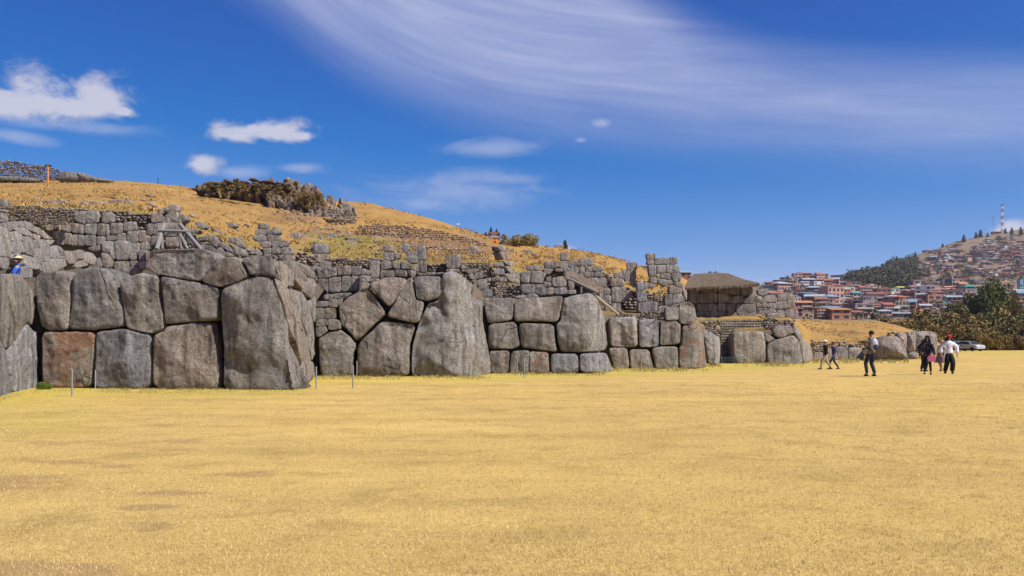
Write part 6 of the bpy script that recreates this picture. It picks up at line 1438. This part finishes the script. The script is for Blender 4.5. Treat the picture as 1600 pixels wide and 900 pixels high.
    MB().ell((0, hc.y - .092, 1.598), (.024, .008, .006), 8, 5).build('mouth', M['mouth'], e)
    hat = wear.get('hat')
    if hat:
        mb = MB(); kind, mt = hat
        mb.ell((0, hc.y + .012, 1.70), (.108, .125, .085), 16, 8, -.1)
        if kind == 'cap': mb.ell((0, hc.y - .12, 1.70), (.085, .10, .012), 12, 4)
        else: mb.tube((0, hc.y + .012, 1.688), (0, hc.y + .012, 1.70), .21 if kind == 'straw' else .17, .20 if kind == 'straw' else .15, 20)
        mb.build('hat' if kind != 'cap' else 'cap', mt, e, smooth=False)
    bp = wear.get('backpack')
    if bp:
        mb = MB(); mb.ell((0, .20 - lean, 1.24), (.155, .11, .25), 12, 9); bpo = mb.build('backpack', bp, e, smooth=True)
        mb = MB(); mb.ell((0, .295 - lean, 1.14), (.11, .05, .12), 10, 7); mb.build('pocket', M['navy'], bpo, smooth=True)
        for s in (-1, 1): MB().path([(s * .11, .12, 1.42), (s * .12, -.02, 1.50), (s * .125, -.155, 1.36), (s * .13, -.12, 1.12), (s * .13, .10, 1.05)], [.02] * 5, 6).build('strap', M['navy'], e)
    return e
M['mouth'] = plain('lips', (.26, .09, .08), .6, .05)
M['navy'] = cloth('navy_fabric', (.025, .035, .08)); M['black'] = cloth('black_fabric', (.015, .015, .017)); M['olive'] = cloth('grey_olive_jacket', (.155, .135, .10)); M['palegrey'] = cloth('pale_grey_fabric', (.40, .40, .44)); M['jeans'] = cloth('dark_jeans', (.02, .032, .055))
M['khaki'] = cloth('khaki_trousers', (.40, .31, .19)); M['white'] = cloth('white_fabric', (.74, .74, .78), .05); M['blue'] = M['blue']; M['royal'] = cloth('blue_shirt', (.03, .09, .38)); M['indigo'] = cloth('indigo_top', (.05, .05, .19))
M['red'] = cloth('red_cap_fabric', (.60, .02, .03), .08); M['pink'] = plain('pink_bag', (.62, .16, .28), .5); M['straw'] = plain('straw', (.58, .48, .28), .9, .2, 60); M['taupe'] = cloth('taupe_dress', (.22, .16, .14))
m, g, b = mat_new('patterned_black_jacket'); tc = g.add('ShaderNodeTexCoord').outputs['Object']; n_ = g.add('ShaderNodeTexVoronoi'); g.l.new(tc, n_.inputs['Vector']); n_.inputs['Scale'].default_value = 9.0
g.set(b, 'Base Color', g.mix(g.mapr(n_.outputs['Distance'], .24, .18), (.016, .017, .03, 1), (.42, .38, .44, 1))); M['pattern'] = m
m, g, b = mat_new('printed_white_sweatshirt'); tc = g.add('ShaderNodeTexCoord').outputs['Object']; sx = g.add('ShaderNodeSeparateXYZ'); g.l.new(tc, sx.inputs[0])
pr = g.math('MULTIPLY', g.mapr(g.noise(tc, 26, 3, .7), .50, .56), g.math('MULTIPLY', g.math('LESS_THAN', g.math('ABSOLUTE', g.math('SUBTRACT', sx.outputs[2], 1.24)), .075), g.math('LESS_THAN', g.math('ABSOLUTE', sx.outputs[0]), .13)))
g.set(b, 'Base Color', g.mix(g.math('MULTIPLY', pr, .7), (.74, .75, .80, 1), (.12, .14, .20, 1))); M['print'] = m

person('man with a pale backpack over a grey olive jacket, raising one hand', 1361, 588, 1.80, -166, dict(feet=((.15, .04), (-.15, -.03)), hands=((.22, .36, 1.32), (-.02, .38, 1.05))),
       dict(top=('jacket', .035, M['olive'], .90), bottom=('jeans', .022, M['jeans']), backpack=M['palegrey']))
person('man in a white cap, dark jacket and khaki trousers striding left', 1291, 577, 1.72, -90, dict(feet=((.08, .36), (-.08, -.34)), hands=((.24, .10, .86), (-.22, -.12, .84)), lean=.06),
       dict(top=('jacket', .035, M['black'], .86), bottom=('trousers', .022, M['khaki']), hat=('cap', M['white']), hair=plain('grey_hair', (.4, .4, .4), .8)), Y=52.5)
person('woman in an indigo top and dark trousers walking behind the man in khaki', 1303, 577, 1.62, -90, dict(feet=((.08, .30), (-.08, -.34)), hands=((.22, .14, .92), (-.20, -.10, .86)), lean=.05),
       dict(top=('top', .022, M['indigo'], .92), bottom=('trousers', .016, M['navy']), hair=plain('auburn_hair', (.10, .03, .02), .7)), Y=53.0)
wb_ = person('woman in a black hat and patterned black jacket carrying a pink bag', 1449, 585, 1.64, -28, dict(feet=((.16, .22), (-.12, -.16)), hands=((.30, .16, .86), (-.24, .10, 1.02))),
       dict(top=('jacket', .05, M['pattern'], .84), bottom=('leggings', .008, M['black']), hat=('brim', M['black']), long=True, shoe=M['dark']))
hb = empty('handbag', (wb_.location.x + .02, wb_.location.y - .36, wb_.location.z + .52), 'square pink bag held by the woman in the patterned jacket', 'bag', None, R(-15))
mb = MB(); mb.box(-.14, .14, -.04, .04, .04, .28); mb.build('bag_body', M['pink'], hb); MB().path([(-.08, 0, .28), (-.07, 0, .38), (.07, 0, .38), (.08, 0, .28)], [.009] * 4, 6).build('handle', M['pink'], hb)
person('woman in a bright red cap, white sweatshirt and long black trousers walking towards the camera', 1483, 584, 1.68, -8, dict(feet=((.10, .10), (-.12, -.20)), hands=((.34, .02, .92), (-.34, .04, .92))),
       dict(top=('sweatshirt', .045, M['print'], .92), bottom=('trousers', .060, M['black']), hat=('cap', M['red']), long=True))
person('woman in a pale top and taupe dress walking behind the woman in the red cap', 1471, 577, 1.60, -60, dict(feet=((.10, .14), (-.10, -.14)), hands=((.24, .12, .90), (-.24, .02, .86))),
       dict(top=('top', .02, M['palegrey'], .96), bottom=('skirt', 0, M['taupe'], .48), long=False, hair=plain('fair_hair', (.30, .22, .14), .8)), Y=46)
person('figure in black mostly hidden behind the woman with the pink bag', 1443, 577.5, 1.60, 10, dict(feet=((.14, 0), (-.14, 0)), hands=((.26, .04, .85), (-.26, .04, .85))),
       dict(top=('coat', .035, M['black'], .80), bottom=('trousers', .03, M['black']), hair=M['hair'], long=True), Y=45)
zb = CH + (HY - 430) / F * 28.6 - 1.18
person('person in a straw hat and blue shirt leaning on top of the far left wall', 21.5, 0, 1.70, 120, dict(hands=((.30, .20, 1.05), (-.28, .15, 1.0)), lean=.12), dict(top=('shirt', .035, M['royal'], .95), bottom=('trousers', .02, M['navy']), hat=('straw', M['straw'])), Y=27.6, z=zb)
o = plant(SH[1], gpt(69, 26.2), .05, 'weed', 'small green weed at the foot of the rust stained block', 'weed', None, 'leaf_dark', (2, 2.4, .9), trunk=False, sx=1.6)
# ------------------------------------------------------------------ thin air between here and the far hills
m = bpy.data.materials.new('thin_haze'); m.use_nodes = True; g = NT(m.node_tree); pv = g.add('ShaderNodeVolumePrincipled')
pv.inputs['Color'].default_value = (.78, .86, 1.0, 1); pv.inputs['Density'].default_value = 0.00008; pv.inputs['Anisotropy'].default_value = 0.2
ou = g.add('ShaderNodeOutputMaterial'); g.l.new(pv.outputs[0], ou.inputs['Volume'])
hzb = MB().box(-700, 2200, -60, 2600, -10.2, 330).build('haze', m); setp(hzb, 'faint bluish haze thickening toward the far town and hill', 'haze', None, 'stuff')
